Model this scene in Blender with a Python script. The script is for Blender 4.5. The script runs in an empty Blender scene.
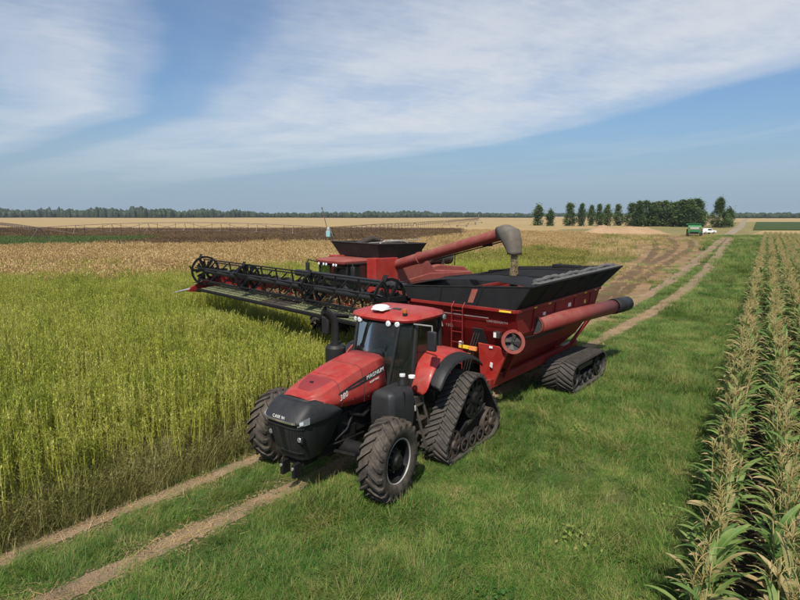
import bpy, bmesh, math, random
import numpy as np
from mathutils import Vector, Matrix
random.seed(7); RNG = np.random.default_rng(7)
R = math.radians
S = bpy.context.scene
C = S.collection

# ------------------------------------------------------------------ camera
FPX = 554.0; CAM_H = 5.5; PITCH = math.atan(85 / FPX)
cam = bpy.data.cameras.new('camera'); co = bpy.data.objects.new('camera', cam); C.objects.link(co)
cam.sensor_width = 36; cam.lens = 36 * FPX / 800; cam.clip_end = 30000; cam.clip_start = 0.1
co.location = (0, 0, CAM_H); co.rotation_euler = (math.pi / 2 - PITCH, 0, 0)
S.camera = co
# ------------------------------------------------------------------ sun and sky
SUN_EL, SHADOW_AZ = R(52), R(13)           # shadows fall away from the camera, a little to the right
sun = bpy.data.lights.new('sun', 'SUN'); so = bpy.data.objects.new('sun', sun); C.objects.link(so)
sun.energy = 4.7; sun.angle = R(0.53); sun.color = (1.0, 0.95, 0.86)
to_sun = Vector((-math.sin(SHADOW_AZ) * math.cos(SUN_EL), -math.cos(SHADOW_AZ) * math.cos(SUN_EL), math.sin(SUN_EL)))
so.rotation_euler = to_sun.to_track_quat('Z', 'Y').to_euler(); so.location = (0, 0, 60)
S.view_settings.view_transform = 'Standard'; S.view_settings.look = 'None'
S.view_settings.exposure = 0.28; S.view_settings.gamma = 1
S.cycles.max_bounces = 6; S.cycles.transparent_max_bounces = 12; S.cycles.use_denoising = True

def N(nt, t, **k):
    n = nt.nodes.new(t)
    for a, b in k.items():
        if a == 'inp':
            for i, v in b.items(): n.inputs[i].default_value = v
        else: setattr(n, a, b)
    return n
def ramp(nt, stops, fac=None):
    n = nt.nodes.new('ShaderNodeValToRGB'); e = n.color_ramp.elements
    while len(e) > 1: e.remove(e[-1])
    for i, (p, c) in enumerate(stops):
        x = e[0] if i == 0 else e.new(p)
        x.position = p; x.color = (*c, 1) if len(c) == 3 else c
    if fac is not None: nt.links.new(fac, n.inputs[0])
    return n
def math_(nt, op, a, b=None, clamp=False):
    n = nt.nodes.new('ShaderNodeMath'); n.operation = op; n.use_clamp = clamp
    for i, v in enumerate((a, b)):
        if v is None: continue
        if hasattr(v, 'is_output'): nt.links.new(v, n.inputs[i])
        else: n.inputs[i].default_value = v
    return n.outputs[0]
def mixc(nt, fac, a, b, blend='MIX'):
    n = nt.nodes.new('ShaderNodeMix'); n.data_type = 'RGBA'; n.blend_type = blend
    for i, v in ((0, fac), (6, a), (7, b)):
        if hasattr(v, 'is_output'): nt.links.new(v, n.inputs[i])
        else: n.inputs[i].default_value = v if i == 0 else ((*v, 1) if len(v) == 3 else v)
    return n.outputs[2]

def make_world():
    w = bpy.data.worlds.new('World'); S.world = w; w.use_nodes = True
    nt = w.node_tree; nt.nodes.clear(); L = nt.links.new
    sky = N(nt, 'ShaderNodeTexSky', sky_type='NISHITA', sun_disc=False)
    sky.sun_elevation = SUN_EL; sky.sun_rotation = math.pi + SHADOW_AZ
    sky.altitude = 200; sky.air_density = 1.0; sky.dust_density = 1.6; sky.ozone_density = 1.6
    tc = N(nt, 'ShaderNodeTexCoord'); sp = N(nt, 'ShaderNodeSeparateXYZ'); L(tc.outputs['Generated'], sp.inputs[0])
    # a flat cirrus sheet: view ray -> point on a layer above the ground
    zz = math_(nt, 'ADD', math_(nt, 'MAXIMUM', sp.outputs[2], 0.0), 0.06)
    px = math_(nt, 'DIVIDE', sp.outputs[0], zz); py = math_(nt, 'DIVIDE', sp.outputs[1], zz)
    # layer axes: a runs along the streaks, b across them
    ang = R(-27)
    ca, sa = math.sin(ang), math.cos(ang)
    a = math_(nt, 'ADD', math_(nt, 'MULTIPLY', px, ca), math_(nt, 'MULTIPLY', py, sa))
    b = math_(nt, 'SUBTRACT', math_(nt, 'MULTIPLY', px, sa), math_(nt, 'MULTIPLY', py, ca))
    b = math_(nt, 'ADD', b, math_(nt, 'MULTIPLY', math_(nt, 'MAXIMUM', math_(nt, 'SUBTRACT', a, 4.5), 0.0), 0.5))      # the sheet bends far off
    def comb(x, y, z=0.0):
        n = nt.nodes.new('ShaderNodeCombineXYZ')
        for i, v in enumerate((x, y, z)):
            if hasattr(v, 'is_output'): L(v, n.inputs[i])
            else: n.inputs[i].default_value = v
        return n.outputs[0]
    def noise(vec, scale, detail, rough=0.6, dist=0.0):
        n = N(nt, 'ShaderNodeTexNoise'); L(vec, n.inputs['Vector'])
        n.inputs['Scale'].default_value = scale; n.inputs['Detail'].default_value = detail
        n.inputs['Roughness'].default_value = rough; n.inputs['Distortion'].default_value = dist
        return n.outputs[0]
    wob = math_(nt, 'MULTIPLY', math_(nt, 'SUBTRACT', noise(comb(a, b), 0.7, 5), 0.5), 0.55)
    bw = math_(nt, 'ADD', b, wob)
    # bands across the layer: a broad sheet with a blue gap and a second wisp beyond it
    mp = N(nt, 'ShaderNodeMapRange'); mp.inputs[1].default_value = -3; mp.inputs[2].default_value = 7; L(bw, mp.inputs[0])
    band = ramp(nt, CLOUD_STOPS, mp.outputs[0]); band.color_ramp.interpolation = 'EASE'
    st = noise(comb(math_(nt, 'MULTIPLY', a, 0.85), b), 1.0, 8, 0.55, 0.25)
    fine = noise(comb(math_(nt, 'MULTIPLY', a, 1.1), math_(nt, 'MULTIPLY', b, 1.0)), 4.0, 7, 0.66, 0.1)
    ripple = noise(comb(math_(nt, 'MULTIPLY', a, 3.2), math_(nt, 'MULTIPLY', b, 0.9)), 6.0, 4, 0.55, 0.2)
    tex = math_(nt, 'ADD', math_(nt, 'ADD', math_(nt, 'MULTIPLY', st, 0.68), math_(nt, 'MULTIPLY', fine, 0.22)), math_(nt, 'MULTIPLY', ripple, 0.14))
    t2 = N(nt, 'ShaderNodeMapRange', interpolation_type='SMOOTHSTEP'); L(tex, t2.inputs[0])
    t2.inputs[1].default_value = 0.34; t2.inputs[2].default_value = 0.66
    m = math_(nt, 'MULTIPLY', band.outputs[0], math_(nt, 'ADD', math_(nt, 'MULTIPLY', t2.outputs[0], 0.52), 0.48))
    # scattered thin veil everywhere
    veil = math_(nt, 'MULTIPLY', math_(nt, 'SUBTRACT', st, 0.47, True), 0.9, True)
    m = math_(nt, 'MAXIMUM', m, veil)
    fade = N(nt, 'ShaderNodeMapRange', interpolation_type='SMOOTHSTEP'); L(sp.outputs[2], fade.inputs[0])
    fade.inputs[1].default_value = 0.015; fade.inputs[2].default_value = 0.16
    m = math_(nt, 'MULTIPLY', math_(nt, 'MULTIPLY', m, fade.outputs[0]), 0.88, True)
    skyc = mixc(nt, 1.0, sky.outputs[0], SKY_TINT, 'MULTIPLY')
    hz = N(nt, 'ShaderNodeMapRange', interpolation_type='SMOOTHSTEP'); L(sp.outputs[2], hz.inputs[0])
    hz.inputs[1].default_value = 0.0; hz.inputs[2].default_value = 0.22; hz.inputs[3].default_value = 0.85; hz.inputs[4].default_value = 0.0
    skyc = mixc(nt, hz.outputs[0], skyc, HORIZON)
    colr = mixc(nt, m, skyc, CLOUD)
    bg = N(nt, 'ShaderNodeBackground'); bg.inputs[1].default_value = SKY_STRENGTH
    out = N(nt, 'ShaderNodeOutputWorld'); L(colr, bg.inputs[0]); L(bg.outputs[0], out.inputs[0])
CLOUD_STOPS = [((b + 3) / 10, (v, v, v)) for b, v in ((-2.9, .5), (-2.3, .35), (-1.5, .05), (-.75, .04), (-.42, .62), (-.12, .85), (.10, .50), (.30, .12), (.50, .18), (.78, .62), (1.2, .92), (2.2, 1.0), (2.9, .95), (3.2, .55), (3.42, .06), (4.55, .02), (4.75, .22), (4.92, .03), (5.9, .05), (6.6, .4))]
SKY_STRENGTH = 0.09
SKY_TINT = (0.70, 0.91, 1.08)
HORIZON = (3.0, 3.95, 5.0)
CLOUD = (6.6, 6.9, 7.3)
make_world()

# ------------------------------------------------------------------ materials
def principled(name):
    m = bpy.data.materials.new(name); m.use_nodes = True
    nt = m.node_tree; return m, nt, nt.nodes['Principled BSDF']
def surf(name, col, rough=0.5, metal=0.0, var=0.18, dust=0.0, dust_col=(.32, .25, .17), scale=3.0, bump=0.0, coat=0.0, spec=0.5):
    """paint, rubber, plastic or metal with uneven tone and settled dust"""
    m, nt, b = principled(name); L = nt.links.new
    tc = N(nt, 'ShaderNodeTexCoord')
    n1 = N(nt, 'ShaderNodeTexNoise', inp={'Scale': scale, 'Detail': 6, 'Roughness': .65}); L(tc.outputs['Object'], n1.inputs['Vector'])
    dark = tuple(c * (1 - var) for c in col); light = tuple(min(1, c * (1 + var)) for c in col)
    c = ramp(nt, [(.3, dark), (.7, light)], n1.outputs[0]).outputs[0]
    if dust:
        n2 = N(nt, 'ShaderNodeTexNoise', inp={'Scale': scale * 1.7, 'Detail': 8, 'Roughness': .7, 'Distortion': .4}); L(tc.outputs['Object'], n2.inputs['Vector'])
        ge = N(nt, 'ShaderNodeNewGeometry'); sx = N(nt, 'ShaderNodeSeparateXYZ'); L(ge.outputs['Normal'], sx.inputs[0])
        upf = math_(nt, 'MULTIPLY', math_(nt, 'ADD', sx.outputs[2], 0.7, True), 0.9)
        f = math_(nt, 'MULTIPLY', math_(nt, 'MULTIPLY', math_(nt, 'MULTIPLY', math_(nt, 'SUBTRACT', n2.outputs[0], .30, True), 2.2), upf), dust * 1.5, True)
        c = mixc(nt, f, c, dust_col)
        rr = math_(nt, 'ADD', math_(nt, 'MULTIPLY', f, .5), rough, True); L(rr, b.inputs['Roughness'])
    else: b.inputs['Roughness'].default_value = rough
    L(c, b.inputs['Base Color']); b.inputs['Metallic'].default_value = metal
    b.inputs['Coat Weight'].default_value = coat; b.inputs['Coat Roughness'].default_value = .15
    b.inputs['Specular IOR Level'].default_value = spec
    if bump:
        n3 = N(nt, 'ShaderNodeTexNoise', inp={'Scale': scale * 14, 'Detail': 5}); L(tc.outputs['Object'], n3.inputs['Vector'])
        bp = N(nt, 'ShaderNodeBump', inp={'Strength': bump, 'Distance': .02}); L(n3.outputs[0], bp.inputs['Height']); L(bp.outputs[0], b.inputs['Normal'])
    return m
def glass(name, tint=(.50, .56, .53), mixf=.62):
    m = bpy.data.materials.new(name); m.use_nodes = True; nt = m.node_tree; nt.nodes.clear(); L = nt.links.new
    t = N(nt, 'ShaderNodeBsdfTransparent'); t.inputs[0].default_value = (*tint, 1)
    g = N(nt, 'ShaderNodeBsdfGlossy'); g.inputs['Roughness'].default_value = .04; g.inputs[0].default_value = (.9, .95, 1, 1)
    d = N(nt, 'ShaderNodeBsdfDiffuse'); d.inputs[0].default_value = (.09, .10, .085, 1)
    fr = N(nt, 'ShaderNodeFresnel', inp={'IOR': 1.5}); a = N(nt, 'ShaderNodeMixShader'); b2 = N(nt, 'ShaderNodeMixShader')
    no = N(nt, 'ShaderNodeTexNoise', inp={'Scale': 2.5, 'Detail': 5}); dm = math_(nt, 'MULTIPLY', no.outputs[0], .22)
    L(dm, b2.inputs[0]); L(t.outputs[0], b2.inputs[1]); L(d.outputs[0], b2.inputs[2])
    f2 = math_(nt, 'ADD', math_(nt, 'MULTIPLY', fr.outputs[0], .42), .008, True)
    L(f2, a.inputs[0]); L(b2.outputs[0], a.inputs[1]); L(g.outputs[0], a.inputs[2])
    o = N(nt, 'ShaderNodeOutputMaterial'); L(a.outputs[0], o.inputs[0]); return m
def leafy(name, stops, nscale=.35, transl=.35, rnd=.25, rough=.6, uvtip=None, fine=9.0, spec=.25):
    """thin leaf matter: tone wanders over the field and from plant to plant; light comes through"""
    m, nt, b = principled(name); L = nt.links.new
    ge = N(nt, 'ShaderNodeNewGeometry')
    n1 = N(nt, 'ShaderNodeTexNoise', inp={'Scale': nscale, 'Detail': 5, 'Roughness': .7}); L(ge.outputs['Position'], n1.inputs['Vector'])
    n2 = N(nt, 'ShaderNodeTexNoise', inp={'Scale': fine, 'Detail': 2}); L(ge.outputs['Position'], n2.inputs['Vector'])
    oi = N(nt, 'ShaderNodeObjectInfo')
    f = math_(nt, 'ADD', n1.outputs[0], math_(nt, 'MULTIPLY', math_(nt, 'SUBTRACT', oi.outputs['Random'], .5), rnd))
    f = math_(nt, 'ADD', f, math_(nt, 'MULTIPLY', math_(nt, 'SUBTRACT', n2.outputs[0], .5), .55), True)
    c = ramp(nt, stops, f).outputs[0]
    if uvtip:
        uv = N(nt, 'ShaderNodeUVMap'); su = N(nt, 'ShaderNodeSeparateXYZ'); L(uv.outputs[0], su.inputs[0])
        tip, start, rib = uvtip
        tf = N(nt, 'ShaderNodeMapRange'); L(math_(nt, 'ADD', su.outputs[0], math_(nt, 'MULTIPLY', math_(nt, 'SUBTRACT', n2.outputs[0], .5), .5)), tf.inputs[0])
        tf.inputs[1].default_value = start; tf.inputs[2].default_value = start + .3
        c = mixc(nt, tf.outputs[0], c, tip)
        mid = math_(nt, 'LESS_THAN', math_(nt, 'ABSOLUTE', math_(nt, 'SUBTRACT', su.outputs[1], .5)), .05)
        c = mixc(nt, math_(nt, 'MULTIPLY', mid, .6), c, rib)
    L(c, b.inputs['Base Color']); b.inputs['Roughness'].default_value = rough; b.inputs['Specular IOR Level'].default_value = spec
    tr = N(nt, 'ShaderNodeBsdfTranslucent'); L(c, tr.inputs[0])
    mx = N(nt, 'ShaderNodeMixShader'); mx.inputs[0].default_value = transl
    o = nt.nodes['Material Output']; L(b.outputs[0], mx.inputs[1]); L(tr.outputs[0], mx.inputs[2]); L(mx.outputs[0], o.inputs[0])
    return m
def earth(name, stops, nscale=.5, fine=14.0, bump=.6, dist=.03, extra=None):
    m, nt, b = principled(name); L = nt.links.new
    ge = N(nt, 'ShaderNodeNewGeometry')
    n1 = N(nt, 'ShaderNodeTexNoise', inp={'Scale': nscale, 'Detail': 8, 'Roughness': .7}); L(ge.outputs['Position'], n1.inputs['Vector'])
    n2 = N(nt, 'ShaderNodeTexNoise', inp={'Scale': fine, 'Detail': 6, 'Roughness': .75}); L(ge.outputs['Position'], n2.inputs['Vector'])
    f = math_(nt, 'ADD', math_(nt, 'MULTIPLY', n1.outputs[0], .7), math_(nt, 'MULTIPLY', n2.outputs[0], .3))
    c = ramp(nt, stops, f).outputs[0]
    L(c, b.inputs['Base Color']); b.inputs['Roughness'].default_value = .95; b.inputs['Specular IOR Level'].default_value = .1
    bp = N(nt, 'ShaderNodeBump', inp={'Strength': bump, 'Distance': dist}); L(n2.outputs[0], bp.inputs['Height']); L(bp.outputs[0], b.inputs['Normal'])
    return m
def emitter_lens(name, col): return surf(name, col, .12, 0, .03, 0, coat=.6)

M = {}
M['red'] = surf('red_paint', (.315, .011, .010), .42, 0, .16, .26, (.30, .19, .135), 2.2, 0, .10, .35)
M['red_dark'] = surf('red_mesh', (.20, .006, .010), .55, 0, .2, .15, (.25, .16, .12), 30, .3)
M['red_cart'] = surf('red_cart_paint', (.20, .007, .008), .48, 0, .18, .16, (.22, .14, .10), 1.6, 0, .03, .3)
M['red_faded'] = surf('faded_red_paint', (.23, .035, .030), .5, 0, .15, .38, (.28, .19, .13), 1.8, 0, .0, .3)
M['black'] = surf('black_plastic', (.010, .0105, .0115), .5, 0, .25, .10, (.12, .105, .09), 3, 0, 0, .3)
M['blackmetal'] = surf('black_metal', (.0075, .0075, .008), .55, .0, .25, .10, (.10, .085, .07), 4, 0, 0, .2)
M['charcoal'] = surf('charcoal_plastic', (.016, .017, .019), .5, 0, .15, .10, (.14, .125, .11), 3, 0, 0, .3)
M['rubber'] = surf('rubber', (.020, .019, .018), .8, 0, .3, .60, (.16, .13, .10), 3.5, .3, 0, .2)
M['belt'] = surf('belt_rubber', (.030, .028, .027), .75, 0, .3, .42, (.15, .125, .10), 3.0, .3, 0, .25)
M['darksteel'] = surf('dark_steel', (.06, .055, .05), .5, .5, .3, .35, (.15, .11, .08), 4)
M['rust'] = surf('rusty_steel', (.075, .055, .045), .6, .3, .35, .35, (.13, .10, .075), 5)
M['mesh'] = surf('grille_mesh', (.020, .021, .023), .6, .2, .5, .18, (.12, .11, .09), 60, .5)
M['silver'] = surf('silver_paint', (.34, .335, .32), .45, .3, .15, .35, (.22, .19, .15), 3)
M['chrome'] = surf('chrome', (.75, .76, .78), .15, .9, .05)
M['white'] = surf('white_paint', (.75, .75, .72), .4, 0, .06, .2, (.4, .36, .3), 3)
M['decal'] = surf('white_decal', (.72, .70, .66), .5, 0, .08, .15)
M['decal2'] = surf('worn_decal', (.38, .33, .31), .6, 0, .3, .2)
M['lamp'] = emitter_lens('lamp_lens', (.60, .62, .64))
M['headlamp'] = surf('headlamp_lens', (.22, .24, .26), .1, .3, .2, .1, coat=.8)
M['amber'] = emitter_lens('amber_lens', (.42, .12, .03))
M['yellow'] = surf('yellow_tape', (.75, .50, .04), .5, 0, .1)
M['orange'] = surf('orange_tape', (.80, .28, .08), .5, 0, .1)
M['glass'] = glass('cab_glass'); M['greenglass'] = glass('tinted_glass', (.62, .72, .60))
M['tarp'] = surf('black_tarp', (.009, .0092, .010), .7, 0, .3, .09, (.07, .066, .06), 2, .35, 0, .18)
M['tarpgrey'] = surf('grey_tarp_roll', (.07, .068, .066), .7, 0, .35, .35, (.2, .185, .16), 6, .5)
M['tank_sheet'] = surf('tank_sheet', (.022, .020, .019), .6, .0, .3, .35, (.13, .10, .08), 2.5, 0, 0, .25)
M['spout'] = surf('spout_rubber', (.095, .085, .072), .75, 0, .25, .4, (.22, .18, .14), 3, 0, 0, .25)
M['auger_red'] = surf('auger_red_paint', (.20, .020, .019), .5, 0, .15, .32, (.25, .17, .12), 1.8, 0, 0, .3)
M['skin_seat'] = surf('seat_fabric', (.10, .03, .03), .8, 0, .2)
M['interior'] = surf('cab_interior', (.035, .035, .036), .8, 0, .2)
M['canvas'] = surf('draper_canvas', (.10, .115, .06), .75, 0, .4, .5, (.30, .28, .13), 4)
M['crop_trash'] = surf('crop_trash', (.34, .30, .14), .9, 0, .5, 0, scale=12, bump=.8)
M['green'] = surf('green_paint', (.015, .16, .045), .4, 0, .15, .2, (.2, .2, .12), 2)
M['yellowpaint'] = surf('yellow_wheel', (.70, .48, .03), .5, 0, .1, .2)
M['galv'] = surf('galvanised', (.16, .115, .09), .6, .3, .25, 0)
M['teal'] = surf('teal_box', (.22, .42, .46), .5, 0, .15, .1)
M['grain'] = earth('grain', [(.3, (.20, .155, .085)), (.7, (.37, .29, .165))], 3, 40, .8)

# ------------------------------------------------------------------ mesh helpers
class MB:
    def __init__(s): s.v = []; s.f = []; s.uv = None
    def add(s, vs, fs):
        o = len(s.v); s.v += [tuple(p) for p in vs]; s.f += [tuple(i + o for i in q) for q in fs]; return s
    def box(s, x0, x1, y0, y1, z0, z1, mat=None):
        vs = [(x, y, z) for x in (x0, x1) for y in (y0, y1) for z in (z0, z1)]
        if mat is not None: vs = [mat @ Vector(p) for p in vs]
        return s.add(vs, [(0, 1, 3, 2), (4, 6, 7, 5), (0, 4, 5, 1), (2, 3, 7, 6), (0, 2, 6, 4), (1, 5, 7, 3)])
    def hexa(s, p): return s.add(p, [(0, 1, 2, 3), (7, 6, 5, 4), (0, 4, 5, 1), (1, 5, 6, 2), (2, 6, 7, 3), (3, 7, 4, 0)])
    def beam(s, p, q, w, h):
        """rectangular bar from p to q, w across, h tall"""
        p, q = Vector(p), Vector(q); d = (q - p).normalized()
        a = d.cross(Vector((0, 0, 1)))
        if a.length < 1e-3: a = Vector((0, 1, 0))
        a.normalize(); b = a.cross(d).normalized(); a *= w / 2; b *= h / 2
        return s.hexa([p - a - b, p + a - b, p + a + b, p - a + b, q - a - b, q + a - b, q + a + b, q - a + b])
    def rings(s, rings, closed=True, caps=True):
        n = len(rings[0]); o = len(s.v)
        for r in rings: s.v += [tuple(p) for p in r]
        for i in range(len(rings) - 1):
            for j in range(n if closed else n - 1):
                k = (j + 1) % n
                s.f.append((o + i * n + j, o + i * n + k, o + (i + 1) * n + k, o + (i + 1) * n + j))
        if caps and closed:
            s.f.append(tuple(o + j for j in range(n))[::-1]); s.f.append(tuple(o + (len(rings) - 1) * n + j for j in range(n)))
        return s
    def tube(s, pts, r, n=8, caps=True, sx=1.0):
        pts = [Vector(p) for p in pts]; rs = r if isinstance(r, (list, tuple)) else [r] * len(pts); rg = []; a = None
        for i, p in enumerate(pts):
            d = (pts[min(i + 1, len(pts) - 1)] - pts[max(i - 1, 0)]).normalized()
            if a is None:
                a = d.cross(Vector((0, 0, 1)))
                if a.length < 1e-3: a = Vector((1, 0, 0))
            a = (a - d * a.dot(d)).normalized(); b = d.cross(a)
            rg.append([p + (a * math.cos(t) * sx + b * math.sin(t)) * rs[i] for t in (2 * math.pi * k / n for k in range(n))])
        return s.rings(rg, True, caps)
    def lathe(s, prof, c=(0, 0, 0), n=24, axis='y', caps=False):
        """prof: (radius, offset along the axis)"""
        rg = []
        for r, h in prof:
            rg.append([(c[0] + r * math.cos(t), c[1] + h, c[2] + r * math.sin(t)) if axis == 'y' else
                       ((c[0] + h, c[1] + r * math.cos(t), c[2] + r * math.sin(t)) if axis == 'x' else (c[0] + r * math.cos(t), c[1] + r * math.sin(t), c[2] + h))
                       for t in (2 * math.pi * k / n for k in range(n))])
        return s.rings(rg, True, caps)
    def prism(s, poly, y0, y1):
        """polygon in x,z pushed from y0 to y1"""
        n = len(poly)
        return s.add([(x, y0, z) for x, z in poly] + [(x, y1, z) for x, z in poly],
                     [tuple(range(n))[::-1], tuple(range(n, 2 * n))] + [(i, (i + 1) % n, n + (i + 1) % n, n + i) for i in range(n)])
    def sheet(s, p, t=.012):
        """a thin solid plate through the four or more points p"""
        p = [Vector(q) for q in p]; nn = (p[1] - p[0]).cross(p[2] - p[0]).normalized() * t; n = len(p)
        return s.add(p + [q + nn for q in p], [tuple(range(n))[::-1], tuple(range(n, 2 * n))] + [(i, (i + 1) % n, n + (i + 1) % n, n + i) for i in range(n)])
    def build(s, name, mat, parent=None, smooth=35, bevel=0, subsurf=0, recalc=True):
        me = bpy.data.meshes.new(name); me.from_pydata(s.v, [], s.f); me.update()
        if s.uv is not None:
            ul = me.uv_layers.new(name='UVMap'); vi = np.empty(len(me.loops), int); me.loops.foreach_get('vertex_index', vi)
            ul.data.foreach_set('uv', np.asarray(s.uv, float)[vi].ravel())
        if recalc:
            b = bmesh.new(); b.from_mesh(me); bmesh.ops.recalc_face_normals(b, faces=b.faces); b.to_mesh(me); b.free()
        for m in (mat if isinstance(mat, (list, tuple)) else [mat]): me.materials.append(m)
        if smooth:
            me.polygons.foreach_set('use_smooth', [True] * len(me.polygons)); me.set_sharp_from_angle(angle=R(smooth))
        o = bpy.data.objects.new(name, me); C.objects.link(o)
        if parent: o.parent = parent
        if bevel:
            md = o.modifiers.new('bevel', 'BEVEL'); md.width = bevel; md.segments = 2; md.limit_method = 'ANGLE'; md.angle_limit = R(40)
        if subsurf:
            md = o.modifiers.new('subsurf', 'SUBSURF'); md.levels = md.render_levels = subsurf
        return o
def tag(o, label=None, cat=None, group=None, kind=None):
    for k, v in (('label', label), ('category', cat), ('group', group), ('kind', kind)):
        if v: o[k] = v
    return o
def empty(name, loc=(0, 0, 0), rz=0.0, parent=None):
    o = bpy.data.objects.new(name, None); C.objects.link(o); o.location = loc; o.rotation_euler = (0, 0, rz); o.empty_display_size = .2
    if parent: o.parent = parent
    return o
def copy_tree(o, parent=None):
    c = o.copy(); C.objects.link(c); c.parent = parent
    for ch in list(o.children): copy_tree(ch, c)
    return c
def text(body, size, mat, parent, loc, xdir, ydir, name='lettering', label=None, ext=.002, shear=0.0):
    cu = bpy.data.curves.new(name, 'FONT'); cu.body = body; cu.size = size; cu.extrude = ext; cu.align_x = 'CENTER'; cu.align_y = 'CENTER'; cu.shear = shear; cu.space_character = 1.08
    o = bpy.data.objects.new(name, cu); C.objects.link(o); dg = bpy.context.evaluated_depsgraph_get()
    me = bpy.data.meshes.new_from_object(o.evaluated_get(dg)); bpy.data.objects.remove(o); bpy.data.curves.remove(cu)
    me.materials.clear(); me.materials.append(mat); me.name = name
    o = bpy.data.objects.new(name, me); C.objects.link(o); o.parent = parent
    x = Vector(xdir).normalized(); y = (Vector(ydir) - x * Vector(ydir).dot(x)).normalized(); z = x.cross(y)
    o.matrix_local = Matrix((x, y, z)).transposed().to_4x4(); o.location = loc
    if label: o['label'] = label
    return o
def at(x, y, z=0.0):
    """point of the place that the photograph shows at pixel x,y at height z"""
    cp, sp = math.cos(PITCH), math.sin(PITCH); u = (x - 400) / FPX; w = (300 - y) / FPX
    d = Vector((u, cp + sp * w, -sp + cp * w)); t = (z - CAM_H) / d.z
    return Vector((0, 0, CAM_H)) + d * t
def vnoise(x, y, sc=1.0, seed=0):
    """smooth value noise in 0..1"""
    x = np.asarray(x, float) * sc + seed * 17.3; y = np.asarray(y, float) * sc + seed * 9.1
    xi = np.floor(x); yi = np.floor(y); fx = x - xi; fy = y - yi; fx = fx * fx * (3 - 2 * fx); fy = fy * fy * (3 - 2 * fy)
    h = lambda a, b: np.mod(np.sin(a * 127.1 + b * 311.7 + seed * 74.7) * 43758.5453, 1.0)
    return (h(xi, yi) * (1 - fx) + h(xi + 1, yi) * fx) * (1 - fy) + (h(xi, yi + 1) * (1 - fx) + h(xi + 1, yi + 1) * fx) * fy

# ------------------------------------------------------------------ the lie of the land
U2 = Vector((math.sin(R(33.35)), math.cos(R(33.35)))); N2 = Vector((U2.y, -U2.x))      # corn rows run along U2
CORN_T0 = -.24; CORN_PITCH = .77
EDGE = np.array([(-26, -16), (-9.9, 4.6), (-6.74, 8.61), (-3.6, 12.6), (1.9, 19.6), (6.3, 26), (12, 38), (20, 60), (38, 110), (56, 150)], float)   # edge of the standing crop
edge_x = lambda y: np.interp(y, EDGE[:, 1], EDGE[:, 0])
corn_x = lambda y, t=CORN_T0: (t + np.asarray(y) * U2.x) / U2.y
RUT_R = [(-14, -4), (-9.0, 2.3), (-4.95, 7.32), (-1.34, 11.63), (8.9, 24.1), (26.9, 49.5), (73.4, 124), (84, 141)]
def smooth_path(pts, step=.25):
    P = np.array(pts, float); P = np.vstack([2 * P[0] - P[1], P, 2 * P[-1] - P[-2]]); out = []
    for i in range(1, len(P) - 2):
        n = max(2, int(np.hypot(*(P[i + 1] - P[i])) / step))
        for t in np.arange(n) / n:
            a, b, c, d = P[i - 1:i + 3]; out.append(.5 * ((2 * b) + (c - a) * t + (2 * a - 5 * b + 4 * c - d) * t * t + (3 * b - a - 3 * c + d) * t ** 3))
    return np.array(out + [P[-2]])
def normals2(P):
    d = np.gradient(P, axis=0); d /= np.hypot(d[:, 0], d[:, 1])[:, None]; return np.c_[d[:, 1], -d[:, 0]]
rutR = smooth_path(RUT_R); rutL = rutR - normals2(rutR) * 1.72
def poly_sheet(name, pts, z, mat, label=None):
    b = MB(); b.add([(x, y, z) for x, y in pts], [tuple(range(len(pts)))]); o = b.build(name, mat, None, 0, recalc=False)
    if o.data.polygons[0].normal.z < 0: o.data.flip_normals()
    return tag(o, label, None, None, 'structure')
G_far = earth('far_farmland', [(.30, (.24, .17, .08)), (.5, (.32, .225, .105)), (.7, (.38, .28, .14))], .012, .6, .2, .05)
G_verge = earth('verge_soil', [(.3, (.045, .055, .018)), (.5, (.07, .085, .025)), (.7, (.12, .11, .05))], .6, 9, .8, .05)
G_soil = earth('crop_soil', [(.3, (.05, .045, .02)), (.7, (.10, .085, .04))], .6, 9, .8, .05)
G_corn = earth('corn_soil', [(.3, (.035, .028, .018)), (.7, (.075, .06, .04))], 1, 12, .8, .05)
G_dirt = earth('track_dirt', [(.28, (.13, .088, .055)), (.5, (.235, .165, .105)), (.72, (.33, .24, .16))], 1.1, 16, .9, .03)
G_yard = earth('yard_dirt', [(.34, (.10, .062, .032)), (.46, (.185, .12, .062)), (.56, (.26, .17, .09)), (.70, (.36, .25, .145))], .22, 1.6, .9, .08)
b = MB(); n = 16; b.add([(x, y, 0) for y in np.linspace(-600, 9000, n) for x in np.linspace(-9000, 9000, n)], [(j * n + i, j * n + i + 1, j * n + n + i + 1, j * n + n + i) for j in range(n - 1) for i in range(n - 1)])
tag(b.build('ground', G_far, None, 0, recalc=False), 'flat golden farmland reaching to the horizon', None, None, 'structure')
ys = np.r_[np.linspace(-16, 60, 40), np.linspace(64, 150, 20)]
poly_sheet('grass_verge', [(edge_x(y) - .6, y) for y in ys] + [(float(corn_x(y)) + .1, y) for y in ys[::-1]], .004, G_verge, 'green grass verge between the tall crop and the corn')
poly_sheet('crop_ground', [(edge_x(y) - .61, y) for y in ys] + [(-60, 150), (-170, 90), (-130, -16)], .006, G_soil, 'bare soil under the standing crop')
poly_sheet('corn_ground', [tuple(U2 * s + N2 * t) for s, t in ((-18, CORN_T0 - .3), (130, CORN_T0 - .3), (130, 26), (-18, 26))], .010, G_corn, 'dark soil under the corn rows')
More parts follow.
